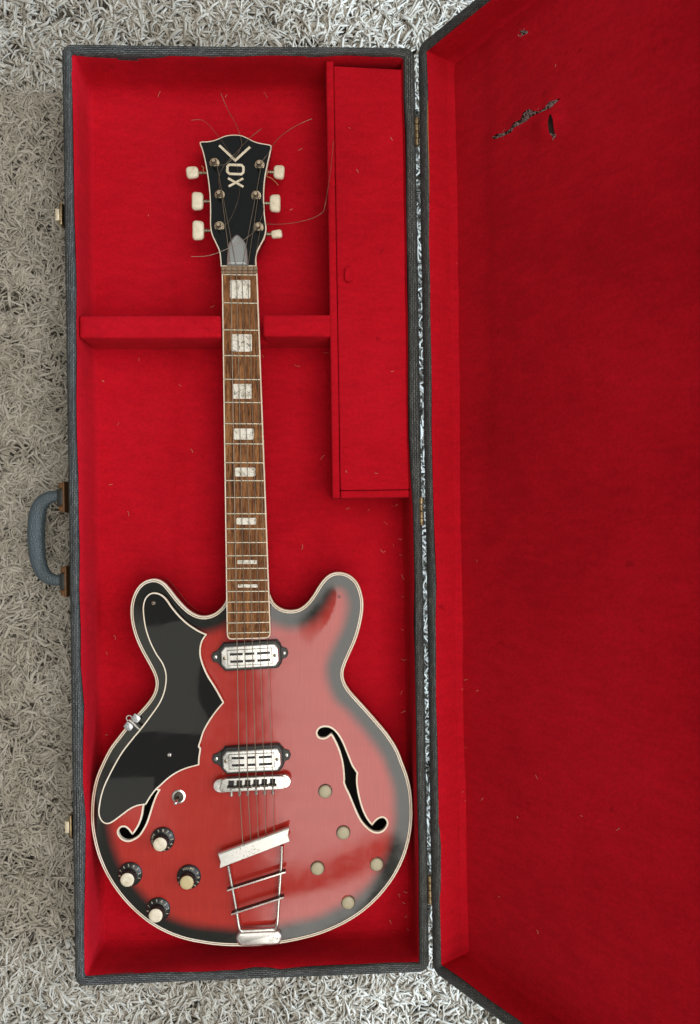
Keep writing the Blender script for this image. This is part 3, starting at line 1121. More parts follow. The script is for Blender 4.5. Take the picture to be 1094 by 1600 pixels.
# edge binding: cream, thin black line, thin cream line
mb = MB()
edge = [(0.0, ZE - 0.0045, 0), (0.0, ZE - 0.0008, 0), (0.0006, ZE, 0), (0.0020, ZE + 0.0001, 1), (0.0028, ZE + 0.0001, 0), (0.0041, ZE + 0.0002, 1), (0.0046, ZE + 0.0002, 1)]
for (i0, z0, m0), (i1, z1, m1) in zip(edge, edge[1:]):
    mm = {0: 0, 1: 0, 2: 0, 3: 1, 4: 0, 5: 1}[edge.index((i0, z0, m0))]
    mb.loft([[Vector((p.x, p.y, z0)) for p in inset(bo, i0)], [Vector((p.x, p.y, z1)) for p in inset(bo, i1)]], mm)
mb.build('binding', ['cream_binding', 'black_line'], body, smooth=40)
mb = MB()
mb.loft([[Vector((p.x, p.y, z)) for p in inset(bo, i)] for i, z in ((0.0060, ZB + .0010), (.0030, ZB + .0032), (.0014, ZB + .0056), (.0020, ZB + .0066))])
mb.build('back_binding', 'back_edge', body, smooth=40)
# top
top_out = inset(bo, 0.0044)
V, F = grid_fill(top_out, fh, 0.0036)
bpn = np.array([(p.x, p.y) for p in bo])
VA = np.array([(v.x, v.y) for v in V])
dm = np.full(len(VA), 9.0)
for i in range(0, len(bpn), 100):
    dm = np.minimum(dm, np.sqrt(((VA[:, None] - bpn[None, i:i + 100]) ** 2).sum(2)).min(1))
mb = MB()
mb.v = [Vector((v.x, v.y, arch(d_ - .0034))) for v, d_ in zip(V, dm)]
mb.f = [list(f) for f in F]
mb.m = [0] * len(F)
top = mb.build('top', 'sunburst', body, smooth=60, weld=0)
at = top.data.attributes.new('edge', 'FLOAT', 'POINT')
at.data.foreach_set('value', dm.astype(np.float32))


def zat(p):
    d_ = math.sqrt(((bpn - np.array([p.x, p.y])) ** 2).sum(1).min())
    return arch(d_ - .0034)


# f-hole edging
for lp in fh:
    mb = MB()
    o1 = inset(lp, -0.0021)
    rows = [[Vector((p.x, p.y, zat(p) - 0.004)) for p in lp], [Vector((p.x, p.y, zat(p) + 0.0003)) for p in lp],
            [Vector((p.x, p.y, zat(p) + 0.0003)) for p in o1], [Vector((p.x, p.y, zat(p) - 0.0004)) for p in o1]]
    mb.loft(rows)
    mb.build('f_hole_edging', 'cream_binding', body, smooth=40)

# pickguard
ZP = 0.0905
pg_px = (crop([(772, 468), (720, 445), (650, 400), (590, 345), (540, 285), (505, 235), (470, 205), (430, 193), (395, 200), (365, 230),
               (350, 280), (351, 340), (365, 430), (395, 520), (435, 600), (475, 660), (496, 720), (498, 780), (485, 850), (455, 920),
               (400, 1000), (340, 1080), (280, 1152), (200, 1258)], 140, 880, 4.208)
         + crop([(150, 190), (115, 280), (97, 370), (97, 420), (115, 460), (145, 478), (180, 470), (230, 435), (290, 390), (340, 365),
                 (398, 355), (410, 335), (435, 295), (465, 258), (490, 236), (540, 190), (600, 150), (660, 125), (735, 105), (737, 60), (745, 0)], 130, 1170, 4.052)
         + crop([(722, 1205), (733, 1170), (752, 1110), (790, 1040), (840, 970), (885, 918), (830, 820), (780, 740), (745, 660), (730, 590), (740, 520)], 140, 880, 4.208))
i_tip2 = 24 + 21 + 5
pg = [U(x, y, ZP).to_2d() for x, y in pg_px]
pg = catmull(pg, corners=(0, 34, 42, i_tip2), n=5)
mb = MB()
P_ = ccw(resample(pg, 0.0016))


def clean_inset(P, d):
    """inset loop without the fold-overs at sharp tips"""
    A = np.array([(p.x, p.y) for p in resample(P, 0.0004)])
    out = []
    for q in inset(P, d):
        if np.sqrt(((A - np.array([q.x, q.y])) ** 2).sum(1)).min() > d * 0.93:
            out.append(q)
    return out


mb.plate(P_, ZP - .0030, ZP - .0003, .0003, 0)
mb.plate(clean_inset(P_, .0017), ZP - .0010, ZP, .0002, 1)
guard = mb.build('pickguard', ['cream_binding', 'black_gloss'], gt, smooth=30)


def screw(p, r, h, parent, matn='chrome', ang=None, name='screw'):
    mb = MB()
    mb.lathe([(r, -.001), (r, h * .5), (r * .72, h * .9), (0.0001, h)], p, 14)
    o = mb.build(name, matn, parent)
    a_ = random.uniform(0, 3.1) if ang is None else ang
    mb = MB()
    mb.box((p[0], p[1], p[2] + h * .86), (r * 1.7, r * .32, h * .4), a_)
    mb.build('slot', 'slot_black', parent)
    return o


for (x, y) in ((239.8, 942.3), (265, 1179.4)):
    screw(U(x, y, ZP), 0.0026, 0.0016, guard, 'nickel' if y < 1000 else 'chrome')
    mb = MB()
    q = U(x, y, ZP)
    mb.lathe([(.003, ZT - ZP - .003), (.003, -.0031)], q, 10)
    mb.build('stand_off', 'dark_metal', guard)
# small screw hole on the right horn
q = U(530, 932.6, ZT)
mb = MB()
mb.lathe([(.0019, -.002), (.0019, .0006), (.0013, .0006), (.0012, -.001)], (q.x, q.y, zat(q)), 12, caps=False)
mb.lathe([(.0013, -.0005), (.0001, -.0004)], (q.x, q.y, zat(q)), 12)
mb.build('screw_hole', 'slot_black', body)

# clamp that holds the pickguard at the body's edge
mb = MB()
pa = U(202, 1125, ZE + .006)
pb = U(219.5, 1141, ZP - .003)
mb.tube([pa, pb], 0.0016, 8)
ax = (pb - pa).to_2d().normalized()
px_ = Vector((-ax.y, ax.x))
clamp = mb.build('guard_clamp', 'chrome', gt)
for (x, y, rr) in ((213, 1123, 1), (201.5, 1135.5, 1)):
    q = U(x, y, ZE + .005)
    mb = MB()
    lp = [Vector((q.x, q.y)) + ax * u * .0052 + px_ * v * .0048 for u, v in ((-1.1, -.8), (-1.1, .8), (.2, 1), (.85, .7), (1, 0), (.85, -.7), (.2, -1))]
    mb.plate(ccw(lp), q.z - .002, q.z + .0012, .001)
    mb.build('wing', 'mirror_cover', clamp)
mb = MB()
q = U(202, 1122, ZE + .004)
ring = [q + Vector((math.cos(a_) * .0034, math.sin(a_) * .0034, 0)) for a_ in np.linspace(0, 5.2, 16)]
mb.tube(ring, .0009, 6)
mb.build('hook', 'chrome', clamp)

# ---- neck and fingerboard
ZN0, ZN1 = 0.0900, 0.0945         # board height at nut and at body end
YN0, YN1 = 417.0, 999.0


def zb(py):
    return ZN0 + (ZN1 - ZN0) * (py - YN0) / (YN1 - YN0)


def edge_l(py):
    return 346.4 + (354.3 - 346.4) * (py - 417) / (990 - 417)


def edge_r(py):
    return 401.8 + (423.2 - 401.8) * (py - 417) / (990 - 417)


def strip(loopf, pys, mb, mat=0):
    pass


mb = MB()
loops = []
for py in np.linspace(416, 985, 24):
    z = zb(py) - 0.0055
    a_, b_ = U(edge_l(py) + .5, py, z), U(edge_r(py) - .5, py, z)
    c_ = (a_ + b_) / 2
    hw = (b_ - a_) / 2
    lp = [c_ + hw * math.cos(t_) + Vector((0, 0, -0.019 * math.sin(t_) ** .8)) for t_ in np.linspace(0, math.pi, 13)]
    loops.append(lp)
mb.loft(loops, closed=True, cap0=True, cap1=True)
neck = mb.build('neck', 'side_lacquer', gt, smooth=50)

fb_px = [(edge_l(y), y) for y in np.linspace(417, 985, 30)] + [(354.4, 991), (355.6, 996), (358.5, 998.8), (363, 999.3), (389, 998.6), (414, 997.8), (419.5, 996.6), (422.2, 993.2), (423, 988)] \
    + [(edge_r(y), y) for y in np.linspace(982, 417, 30)]
fb = [U(x, y, zb(y)) for x, y in fb_px]
f2 = [Vector((p.x, p.y)) for p in fb]
if signed_area(f2) < 0:
    f2 = f2[::-1]
    fb = fb[::-1]
zz = [p.z for p in fb]
i1 = inset(f2, 0.0014)
mb = MB()
lo = [Vector((p.x, p.y, z - .0058)) for p, z in zip(f2, zz)]
hi = [Vector((p.x, p.y, z - .0004)) for p, z in zip(f2, zz)]
h2 = [Vector((p.x, p.y, z)) for p, z in zip(inset(f2, .0004), zz)]
h3 = [Vector((p.x, p.y, z)) for p, z in zip(i1, zz)]
mb.loft([lo, hi, h2, h3], 0)
mb.add(h3, [list(range(len(h3)))], 1)
board = mb.build('fingerboard', ['cream_binding', 'rosewood'], gt, smooth=40)

frets = [429.4, 473.5, 515.7, 555.8, 592.9, 628.9, 662.1, 693.5, 723, 751, 777.4, 802.6, 826.2, 847.6, 868.2, 888, 906.6, 924, 940.4, 956.6, 972.8, 988.4]
for fy in frets:
    sl = np.interp(fy, [429, 693, 924, 988], [0.9, 0.5, -0.4, -1.3])
    z = zb(fy)
    a_, b_ = U(edge_l(fy) + 1.3, fy - sl / 2, z), U(edge_r(fy) - 1.3, fy + sl / 2, z)
    dr = (b_ - a_).normalized()
    nn = Vector((-dr.y, dr.x, 0))
    mb = MB()
    ring = lambda c_: [c_ + nn * u * .00115 + Vector((0, 0, v)) for u, v in ((-1, -.0003), (1, -.0003), (.75, .0006), (.3, .00105), (-.3, .00105), (-.75, .0006))]
    mb.loft([ring(a_), ring(b_)], cap0=True, cap1=True)
    mb.build('fret', 'fret_wire', board, smooth=60)
inl = [(359.4, 391.3, 437.5, 466.6), (361.6, 393.7, 522.3, 549.4), (363.7, 393.5, 599.9, 623.1), (365.8, 396.9, 669.6, 686.9),
       (367.6, 399, 730.6, 744.6), (369.6, 400.8, 809.2, 819.6), (370.8, 402.2, 875.2, 881.2), (371.8, 403, 913, 918)]
for xa, xb, ya, yb in inl:
    r_ = min(2.2, (yb - ya) * .3)
    lp = []
    for cx, cy, a0 in ((xb - r_, yb - r_, 0), (xa + r_, yb - r_, 90), (xa + r_, ya + r_, 180), (xb - r_, ya + r_, 270)):
        for k in range(4):
            a_ = R(a0 + 30 * k)
            x, y = cx + r_ * math.cos(a_), cy + r_ * math.sin(a_)
            q = U(x, y, zb(y))
            lp.append(q)
    mb = MB()
    lp = lp[::-1]
    mb.loft([[p + Vector((0, 0, -.0006)) for p in lp], [p + Vector((0, 0, .00018)) for p in lp]], cap1=True)
    mb.build('inlay', 'pearloid', board, smooth=0)
# nut with six slots: seven short blocks side by side
slots = [351.3, 360.6, 369.6, 378.2, 387.2, 396.2]
edges_ = [345.8] + slots + [402.4]
nutz = ZN0 + 0.0032
mb = MB()
for k in range(7):
    xa = edges_[k] + (.55 if k else 0)
    xb = edges_[k + 1] - (.55 if k < 6 else 0)
    for (y0, y1, zt_) in ((416, 421.6, nutz), (421.6, 426.6, ZN0 + .0012)):
        q = [U(xa, y0, zt_), U(xb, y0 + .4, zt_), U(xb, y1 + .4, zt_), U(xa, y1, zt_)]
        mb.plate([p.to_2d() for p in q], ZN0 - .0015, zt_, .0004)
mb.build('nut', 'nut_wood', board)

# ---- headstock, tilting back
HS0 = (373.2, 415.0)
hs_top = U(372, 211, 0.062)
hs_nut = U(HS0[0], HS0[1], ZN0 - .003)


def zh(py):
    return 0.0875 + (0.060 - 0.0875) * (415 - py) / (415 - 211)


hs_px = crop([(303, 1160), (300, 1110), (292, 1060), (270, 1010), (247, 960), (236, 900), (236, 800), (232, 700), (221, 600), (204, 500), (186, 425), (170, 380),
              (182, 369), (220, 367), (260, 360), (295, 346), (335, 331), (380, 325), (430, 328), (470, 343), (510, 364), (550, 377), (612, 388),
              (626, 402), (617, 450), (600, 525), (586, 600), (579, 680), (579, 760), (585, 850), (593, 920), (582, 978), (555, 1030), (536, 1070), (529, 1110), (531, 1160)], 270, 130, 4.052)
hs = catmull([U(x, y, zh(y)) for x, y in hs_px], corners=(0, len(hs_px) - 1), n=5)
h2d = [p.to_2d() for p in hs]
if signed_area(h2d) < 0:
    h2d, hs = h2d[::-1], hs[::-1]
hz_ = [p.z for p in hs]
mb = MB()
mk = lambda i_, dz: [Vector((p.x, p.y, z + dz)) for p, z in zip(inset(h2d, i_), hz_)]
mb.loft([mk(0, -.0145), mk(0, -.003)], 1, cap0=True)
mb.loft([mk(0, -.003), mk(0, -.0004), mk(.0004, 0), mk(.0014, 0)], 0)
q_ = mk(.0014, 0)
mb.add(q_, [list(range(len(q_)))], 1)
head = mb.build('headstock', ['cream_binding', 'head_black'], gt, smooth=40)


def hp_(cx, cy, dz=0.0):
    """point on the headstock from the headstock crop"""
    x, y = 270 + cx / 4.052, 130 + cy / 4.052
    return U(x, y, zh(y) + dz)


def stroke(pts, w, name='logo_letter', closed=False):
    P3 = [hp_(*p, .0008) for p in pts]
    mb = MB()
    n = len(P3)
    L_, R_ = [], []
    for i in range(n):
        a_ = P3[(i - 1) % n] if (closed or i) else P3[i]
        b_ = P3[(i + 1) % n] if (closed or i < n - 1) else P3[i]
        d1 = (P3[i] - a_).to_2d()
        d2 = (b_ - P3[i]).to_2d()
        d1 = d1.normalized() if d1.length > 1e-7 else d2.normalized()
        d2 = d2.normalized() if d2.length > 1e-7 else d1
        n1, n2 = Vector((-d1.y, d1.x)), Vector((-d2.y, d2.x))
        m_ = (n1 + n2).normalized()
        k = w / 2 / max(.5, m_.dot(n1))
        L_.append(P3[i] + Vector((m_.x * k, m_.y * k, 0)))
        R_.append(P3[i] - Vector((m_.x * k, m_.y * k, 0)))
    dn = Vector((0, 0, -.0012))
    loops = [[p + dn for p in L_], L_, R_, [p + dn for p in R_]]
    mb.loft(loops, closed=closed)
    if not closed:
        o_ = len(mb.v)
        mb.add([L_[0] + dn, L_[0], R_[0], R_[0] + dn], [[0, 1, 2, 3]])
        mb.add([L_[-1] + dn, L_[-1], R_[-1], R_[-1] + dn], [[0, 1, 2, 3]])
    return mb


def join(*ms):
    o = MB()
    for m_ in ms:
        o.add(m_.v, m_.f)
    return o


cs = 4.052 / 8.415


def hc(x, y):
    return ((310 + x / 8.415 - 270) * 4.052, (200 + y / 8.415 - 130) * 4.052)


stroke([hc(275, 228), hc(486, 425), hc(680, 248)], 0.0030).build('logo_letter', 'ivory', head, smooth=0)
o_oct = [hc(*p) for p in ((405, 482), (568, 488), (594, 515), (592, 582), (565, 607), (410, 602), (380, 572), (383, 505))]
stroke(o_oct, 0.0031, closed=True).build('logo_letter', 'ivory', head, smooth=0)
xm = join(stroke([hc(390, 660), hc(592, 772)], 0.0028), stroke([hc(590, 662), hc(400, 768)], 0.0028))
for v in xm.v[12 if False else len(xm.v) // 2:]:
    v.z += .00015
xm.build('logo_letter', 'ivory', head, smooth=0)

# truss rod cover
tr = [hp_(x, y, .0022) for x, y in ((343, 1154), (346, 1080), (352, 1022), (372, 988), (392, 966), (405, 959), (420, 966), (442, 988), (464, 1022), (472, 1080), (476, 1154))]
trs = catmull(tr, closed=False, n=3)
mb = MB()
t2 = [p.to_2d() for p in trs]
if signed_area(t2) < 0:
    t2, trs = t2[::-1], trs[::-1]
tz = [p.z for p in trs]
mk2 = lambda i_, dz: [Vector((p.x, p.y, z + dz)) for p, z in zip(inset(t2, i_), tz)]
mb.loft([mk2(0, -.003), mk2(0, -.0004), mk2(.0009, .0006), mk2(.0030, .0017), mk2(.0036, .0017), mk2(.0042, .0008)])
q_ = mk2(.0042, .0008)
mb.add(q_, [list(range(len(q_)))])
mb.build('truss_rod_cover', 'mirror_cover', head, smooth=25)

# tuners
tn = [((265, 507), (125, 567), 78, 74, -1), ((298, 708), (158, 748), 72, 112, -1), ((296, 908), (162, 933), 72, 120, -1),
      ((550, 519), (673, 565), 68, 86, 1), ((529, 714), (648, 762), 68, 110, 1), ((544, 914), (658, 957), 70, 50, 1)]
posts = []
for (pc, bc, bw, bh, sd) in tn:
    pc_ = hp_(*pc, 0)
    ax_ = Vector((0, -0.13, 1)).normalized()
    mb = MB()
    mb.lathe([(.0066, -.0005), (.0067, .0006), (.0062, .0011), (.0050, .0012), (.0047, .0004), (.0042, .0004), (.0041, .0016), (.0034, .0018)], pc_, 20, axis=ax_)
    tu = mb.build('tuner', 'nickel', gt)
    mb = MB()
    mb.lathe([(.0026, .0005), (.0026, .0062), (.0021, .0070), (.0021, .0085), (.0026, .0090), (.0026, .0112), (.0022, .0117), (.0001, .0117)], pc_, 14, axis=ax_)
    mb.build('post', 'nickel', tu)
    posts.append(pc_ + ax_ * .0082)
    zz_ = pc_.z - .011
    x, y = 270 + bc[0] / 4.052, 130 + bc[1] / 4.052
    bq = U(x, y, zz_)
    k = (CAM_Z - zz_) / FPX / 4.052
    hw, hh = bw * k / 2, bh * k / 2
    # button: rounded oblong, pillow-shaped
    tilt = {0: .12, 3: -.06, 5: .16}.get(len(posts) - 1, 0.0)
    lp = rrect(hw, hh, min(hw, hh) * .62, 5, 2)
    lp = [Vector((p.x * (1 - .10 * (p.y / hh) * 0), p.y * (1 + .05 * sd * p.x / hw))) for p in lp]
    Rt = Matrix.Rotation(tilt, 2)
    lp = [Rt @ p for p in lp]
    rows = []
    for i_, z_ in ((.35, -.0036), (.12, -.0030), (0, -.0012), (0, .0012), (.12, .0030), (.35, .0036)):
        rows.append([Vector((bq.x + p.x * (1 - i_), bq.y + p.y * (1 - i_), bq.z + z_)) for p in lp])
    mb = MB()
    mb.loft(rows, cap0=True, cap1=True)
    mb.build('button', 'ivory', tu, smooth=60)
    mb = MB()
    inn = U(270 + (pc[0] + sd * 30) / 4.052, y, zz_)
    st = Vector((bq.x - sd * hw * .9, bq.y, bq.z))
    en = Vector((bq.x - sd * (hw + .016), bq.y, bq.z))
    mb.lathe([(.0021, 0), (.0021, .003), (.0027, .0035), (.0027, .0055), (.0021, .006), (.0021, .018)], st, 12, axis=(en - st))
    mb.build('shaft', 'nickel', tu)

# ---- pickups
def cp8(x, y, z):
    return U(320 + x / 5.7125, 980 + y / 5.7125, z)


def pickup(ear_l, ear_r, cover, scr, slots_, insq):
    zf = ZT + 0.0022
    zc = ZT + 0.0130
    eL, eR = cp8(*ear_l, zf), cp8(*ear_r, zf)
    ux = (eR - eL).to_2d().normalized()
    uy = Vector((-ux.y, ux.x))
    cc_ = (cp8(*cover[0], zc) + cp8(*cover[1], zc) + cp8(*cover[2], zc) + cp8(*cover[3], zc) + cp8(*cover[4], zc) + cp8(*cover[5], zc) + cp8(*cover[6], zc) + cp8(*cover[7], zc)) / 8
    c2 = cc_.to_2d()
    hw = max(abs((cp8(*p, zc).to_2d() - c2).dot(ux)) for p in cover)
    hh = max(abs((cp8(*p, zc).to_2d() - c2).dot(uy)) for p in cover)
    W = lambda a_, b_, z: Vector((c2.x + ux.x * a_ + uy.x * b_, c2.y + ux.y * a_ + uy.y * b_, z))
    oct_ = lambda w_, h_, cx, cy: [(-w_ + cx, -h_), (w_ - cx, -h_), (w_, -h_ + cy), (w_, h_ - cy), (w_ - cx, h_), (-w_ + cx, h_), (-w_, h_ - cy), (-w_, -h_ + cy)]
    # flange with ears
    mb = MB()
    el = (eL.to_2d() - c2)
    er = (eR.to_2d() - c2)
    ea, eb = el.dot(ux), er.dot(ux)
    w_, h_ = hw + .0028, hh + .0038
    ey = (el.dot(uy) + er.dot(uy)) / 2
    lp = [(-w_ + .005, -h_), (w_ - .005, -h_), (w_ - .001, -h_ + .005), (eb - .002, ey - .0075), (eb + .0035, ey - .0055), (eb + .0055, ey), (eb + .0035, ey + .0055), (eb - .002, ey + .0075),
          (w_ - .001, h_ - .005), (w_ - .005, h_), (-w_ + .005, h_), (-w_ + .001, h_ - .005), (ea + .002, ey + .0075), (ea - .0035, ey + .0055), (ea - .0055, ey), (ea - .0035, ey - .0055), (ea + .002, ey - .0075), (-w_ + .001, -h_ + .005)]
    lp = [W(a_, b_, 0).to_2d() for a_, b_ in lp]
    mb.plate(lp, ZT - .006, zf, .0006)
    mb.plate([W(a_, b_, 0).to_2d() for a_, b_ in oct_(w_ - .0004, h_ - .0004, .0065, .007)], zf - .001, zf + .0055, .0009)
    pk = mb.build('pickup', 'black_plastic', gt, smooth=30)
    # chrome cover with a raised frame line and slots
    mb = MB()
    mb.plate([W(a_, b_, 0).to_2d() for a_, b_ in oct_(hw, hh, .0052, .0062)], zf + .003, zc, .0012)
    cv = mb.build('cover', 'chrome', pk, smooth=30)
    q = [cp8(*p, zc).to_2d() for p in insq]
    q = ccw(q)
    mb = MB()
    mb.loft([[Vector((p.x, p.y, zc - .0004)) for p in inset(q, -.0004)], [Vector((p.x, p.y, zc + .00015)) for p in inset(q, -.0004)],
             [Vector((p.x, p.y, zc + .00015)) for p in inset(q, .0001)]])
    mb.build('groove', 'dark_metal', pk, smooth=0)
    mb = MB()
    mb.plate(q, zc - .0003, zc + .0007, .0004)
    mb.build('insert', 'chrome', pk, smooth=30)
    for (xa, ya, xb, yb) in slots_:
        a_, b_ = cp8(xa, ya, zc).to_2d(), cp8(xb, yb, zc).to_2d()
        d_ = (b_ - a_).normalized()
        n_ = Vector((-d_.y, d_.x)) * .0015
        mb = MB()
        mb.plate([a_ - n_, b_ - n_, b_ + n_, a_ + n_], zc, zc + .00085)
        mb.build('slot', 'slot_black', pk, smooth=0)
    for s_ in (eL, eR):
        screw((s_.x, s_.y, zf), .0025, .0013, pk)
    for s_ in scr:
        s3 = cp8(*s_, zc)
        screw((s3.x, s3.y, zc), .0022, .0009, pk, 'nickel')
    return W


pickup((97, 267), (708, 230), ((185, 180), (635, 152), (660, 190), (655, 310), (615, 350), (190, 368), (150, 310), (150, 240)),
       ((177, 279), (625, 252)),
       ((225, 243, 340, 239), (363, 238, 443, 234), (467, 233, 583, 226), (228, 307, 343, 303), (365, 301, 446, 297), (470, 297, 585, 290)),
       ((200, 208), (598, 184), (603, 325), (207, 344)))
pickup((103, 1176), (730, 1142), ((195, 1112), (650, 1087), (680, 1130), (672, 1245), (640, 1278), (205, 1292), (165, 1240), (165, 1170)),
       ((188, 1196), (645, 1179)),
       ((240, 1168, 353, 1165), (380, 1163, 455, 1160), (483, 1160, 600, 1153), (243, 1233, 355, 1229), (383, 1228, 457, 1225), (485, 1224, 600, 1217)),
       ((214, 1138), (617, 1120), (622, 1248), (218, 1268)))

# ---- bridge
def c3(x, y, z):
    return U(330 + x / 7.814, 1145 + y / 7.814, z)


zb_ = ZT + 0.0140
mb = MB()
br_pts = [(120, 600), (130, 575), (180, 560), (860, 530), (905, 545), (908, 640), (890, 690), (120, 735), (98, 690)]
lp = [c3(x, y, zb_).to_2d() for x, y in br_pts]
lp = ccw(lp)
mb.loft([[Vector((p.x, p.y, zb_ - .008)) for p in lp], [Vector((p.x, p.y, zb_ - .0016)) for p in lp],
         [Vector((p.x, p.y, zb_ - .0004)) for p in inset(lp, .0007)], [Vector((p.x, p.y, zb_)) for p in inset(lp, .0018)]], cap0=True, cap1=True)
bridge = mb.build('bridge', 'worn_chrome', gt, smooth=30)
for (x, y) in ((112, 640), (895, 585)):
    q = c3(x, y, zb_ - .006)
    mb = MB()
    mb.lathe([(.0085, -.0005), (.0085, .0022), (.0078, .003), (.002, .003)], q, 24)
    mb.lathe([(.003, ZT - q.z - .003), (.003, 0)], q, 10)
    mb.build('thumb_wheel', 'chrome', bridge)
sad = [(244, 640), (344, 638), (446, 633), (549, 626), (650, 620), (751, 615)]
zs_ = zb_ + 0.0026
strpts_bridge = []
for i, (x, y) in enumerate(sad):
    q = c3(x, y, zb_)
    mb = MB()
    mb.box((q.x, q.y + .0014, zb_ + .0003), (.0070, .0088, .0008), -.04)
    sdl = mb.build('saddle', 'slot_black', bridge, smooth=0)
    mb = MB()
    q2 = c3(x, y + 22, zb_ + .001)
    prof = [(-.0062, 0), (.0062, 0)]
    a_ = q2 + Vector((-.0050, .0002, 0))
    b_ = q2 + Vector((.0050, -.0002, 0))
    ring = lambda c_: [c_ + Vector((0, u, v)) for u, v in ((-.0020, -.0012), (-.0016, .0010), (-.0002, .0016), (.0006, .0016), (.0018, -.0012))]
    mb.loft([ring(a_), ring(b_)], cap0=True, cap1=True)
    mb.build('saddle_block', 'dark_metal', sdl, smooth=30)
    mb = MB()
    s1 = c3(x + 2, y + 30, zb_ - .001)
    s2 = c3(x + 4, 752 - 4.5 * i, zb_ - .003)
    mb.tube([s1, s2 + (s2 - s1) * .0], .0019, 8)
    mb.lathe([(.0010, -.0012), (.0026, -.0008), (.0026, .001), (.0018, .0017)], s2, 12, axis=(s2 - s1).normalized())
    mb.build('adjusting_screw', 'chrome', sdl)
    mb = MB()
    mb.box((q2.x - .0028, q2.y - .0022, zb_ + .0012), (.0018, .002, .001), .3)
    mb.box((q2.x + .0026, q2.y - .0024, zb_ + .0012), (.0018, .002, .001), -.3)
    mb.build('lug', 'chrome', sdl)
    strpts_bridge.append(U(330 + (x + 1) / 7.814, 1145 + (y + 15) / 7.814, zs_))

# ---- trapeze tailpiece
def c2_(x, y, z):
    return U(330 + x / 7.62, 1280 + y / 7.62, z)


zt1 = ZT + 0.0125
mb = MB()
q = [(85, 425), (930, 112), (915, 190), (938, 265), (100, 585), (112, 505)]
lp = ccw([c2_(x, y, zt1).to_2d() for x, y in q])
mb.plate(lp, zt1 - .0016, zt1, .0004)
a_, b_ = c2_(83, 424, zt1), c2_(930, 111, zt1)
lip = [(0.0, 0.0), (.0011, -.0006), (.0016, -.002), (.0016, -.0055), (.0006, -.0055), (.0004, -.0016)]
dr = (b_ - a_).normalized()
nn = Vector((-dr.y, dr.x, 0))
mb.loft([[c_ + nn * u + Vector((0, 0, v)) for u, v in lip] for c_ in (a_, b_)], cap0=True, cap1=True)
tail = mb.build('tailpiece', 'worn_chrome', gt, smooth=30)
zr0, zr1 = ZT + .0105, ZE + .0085
for pts in (((205, 550), (232, 700), (262, 860), (295, 1040), (325, 1230), (340, 1300), (362, 1330), (420, 1328)),
            ((842, 315), (838, 480), (826, 660), (815, 820), (800, 1060), (790, 1230), (778, 1280), (755, 1305), (700, 1312))):
    n = len(pts)
    P3 = catmull([c2_(x, y, zr0 + (zr1 - zr0) * k / (n - 1)) for k, (x, y) in enumerate(pts)], closed=False, n=4)
    mb = MB()
    mb.tube(P3, .00205, 10)
    mb.build('rod', 'rod_chrome', tail, smooth=60)
for (xa, ya, xb, yb) in ((190, 850, 885, 630), (240, 1134, 866, 930)):
    zz_ = ZT + .0128
    a_, b_ = c2_(xa, ya, zz_), c2_(xb, yb, zz_)
    dr = (b_ - a_).normalized()
    nn = Vector((-dr.y, dr.x, 0)) * .00085
    mb = MB()
    ring = lambda c_: [c_ - nn + Vector((0, 0, -.0075)), c_ + nn + Vector((0, 0, -.0075)), c_ + nn, c_ - nn]
    mb.loft([ring(a_), ring(b_)], 1, cap0=True, cap1=True)
    tp = [c_ + o_ * nn + Vector((0, 0, .0004)) for c_, o_ in ((a_, -1), (b_, -1), (b_, 1), (a_, 1))]
    mb.loft([[p + Vector((0, 0, -.0004)) for p in tp], tp], 0, cap1=True)
    mb.build('crossbar', ['rod_chrome', 'crossbar_shade'], tail, smooth=0, weld=0)  # bright top edge, sides coloured dark to stand for their shade
mb = MB()
a_, b_ = c2_(368, 1330, zr1), c2_(757, 1310, zr1)
mb.tube([a_, b_], .0028, 14)
mb.build('hinge_tube', 'rod_chrome', tail, smooth=50)
mb = MB()
lp = [(300, 1400), (330, 1358), (400, 1352), (740, 1336), (800, 1335), (835, 1375), (842, 1410), (825, 1460), (780, 1498), (560, 1510), (360, 1512), (320, 1480), (297, 1440)]
lp = ccw(catmull([c2_(x, y, ZE + .005).to_2d() for x, y in lp], n=4))
mb.loft([[Vector((p.x, p.y, ZE - .012)) for p in inset(lp, -.0004)], [Vector((p.x, p.y, ZE + .0035)) for p in inset(lp, -.0002)], [Vector((p.x, p.y, ZE + .0052)) for p in inset(lp, .0014)],
         [Vector((p.x, p.y, ZE + .0056)) for p in inset(lp, .003)]], cap1=True)
mb.build('end_plate', 'worn_chrome', tail, smooth=50)

# ---- strings
r_str = [.00050, .00046, .00040, .00036, .00032]
tails = [c2_(378, 288, zt1 - .003), c2_(472, 255, zt1 - .003), c2_(562, 220, zt1 - .003), c2_(653, 188, zt1 - .003), c2_(750, 152, zt1 - .003)]
to_post = [1, 0, 3, 4, 5]
loose = {0: None}
ends = {
    1: [(300, 690), (293, 600), (320, 530), (400, 440), (480, 355), (565, 285)],
    0: [(272, 515), (330, 515), (395, 465), (430, 410), (437, 380), (425, 325), (395, 250), (345, 160), (303, 60)],
    3: [(560, 500), (600, 450), (640, 385), (690, 330), (780, 270), (880, 225)],
    4: [(540, 700), (572, 760), (570, 830), (520, 930), (480, 970), (420, 1010), (320, 1060), (220, 1093), (118, 1098)],
    5: [(560, 890), (660, 893), (760, 885), (870, 860), (945, 820), (965, 770), (1000, 550), (1017, 365)],
    2: [(325, 900), (360, 870), (400, 780), (425, 680), (415, 560), (385, 470), (345, 415), (300, 350), (200, 240), (118, 235)],
}


def wind(p, turns=2.5, r=.0031):
    return [p + Vector((math.cos(a_) * r, math.sin(a_) * r, -.0028 + .0011 * a_ / 6.28)) for a_ in np.linspace(0, turns * 6.28, int(turns * 10))]


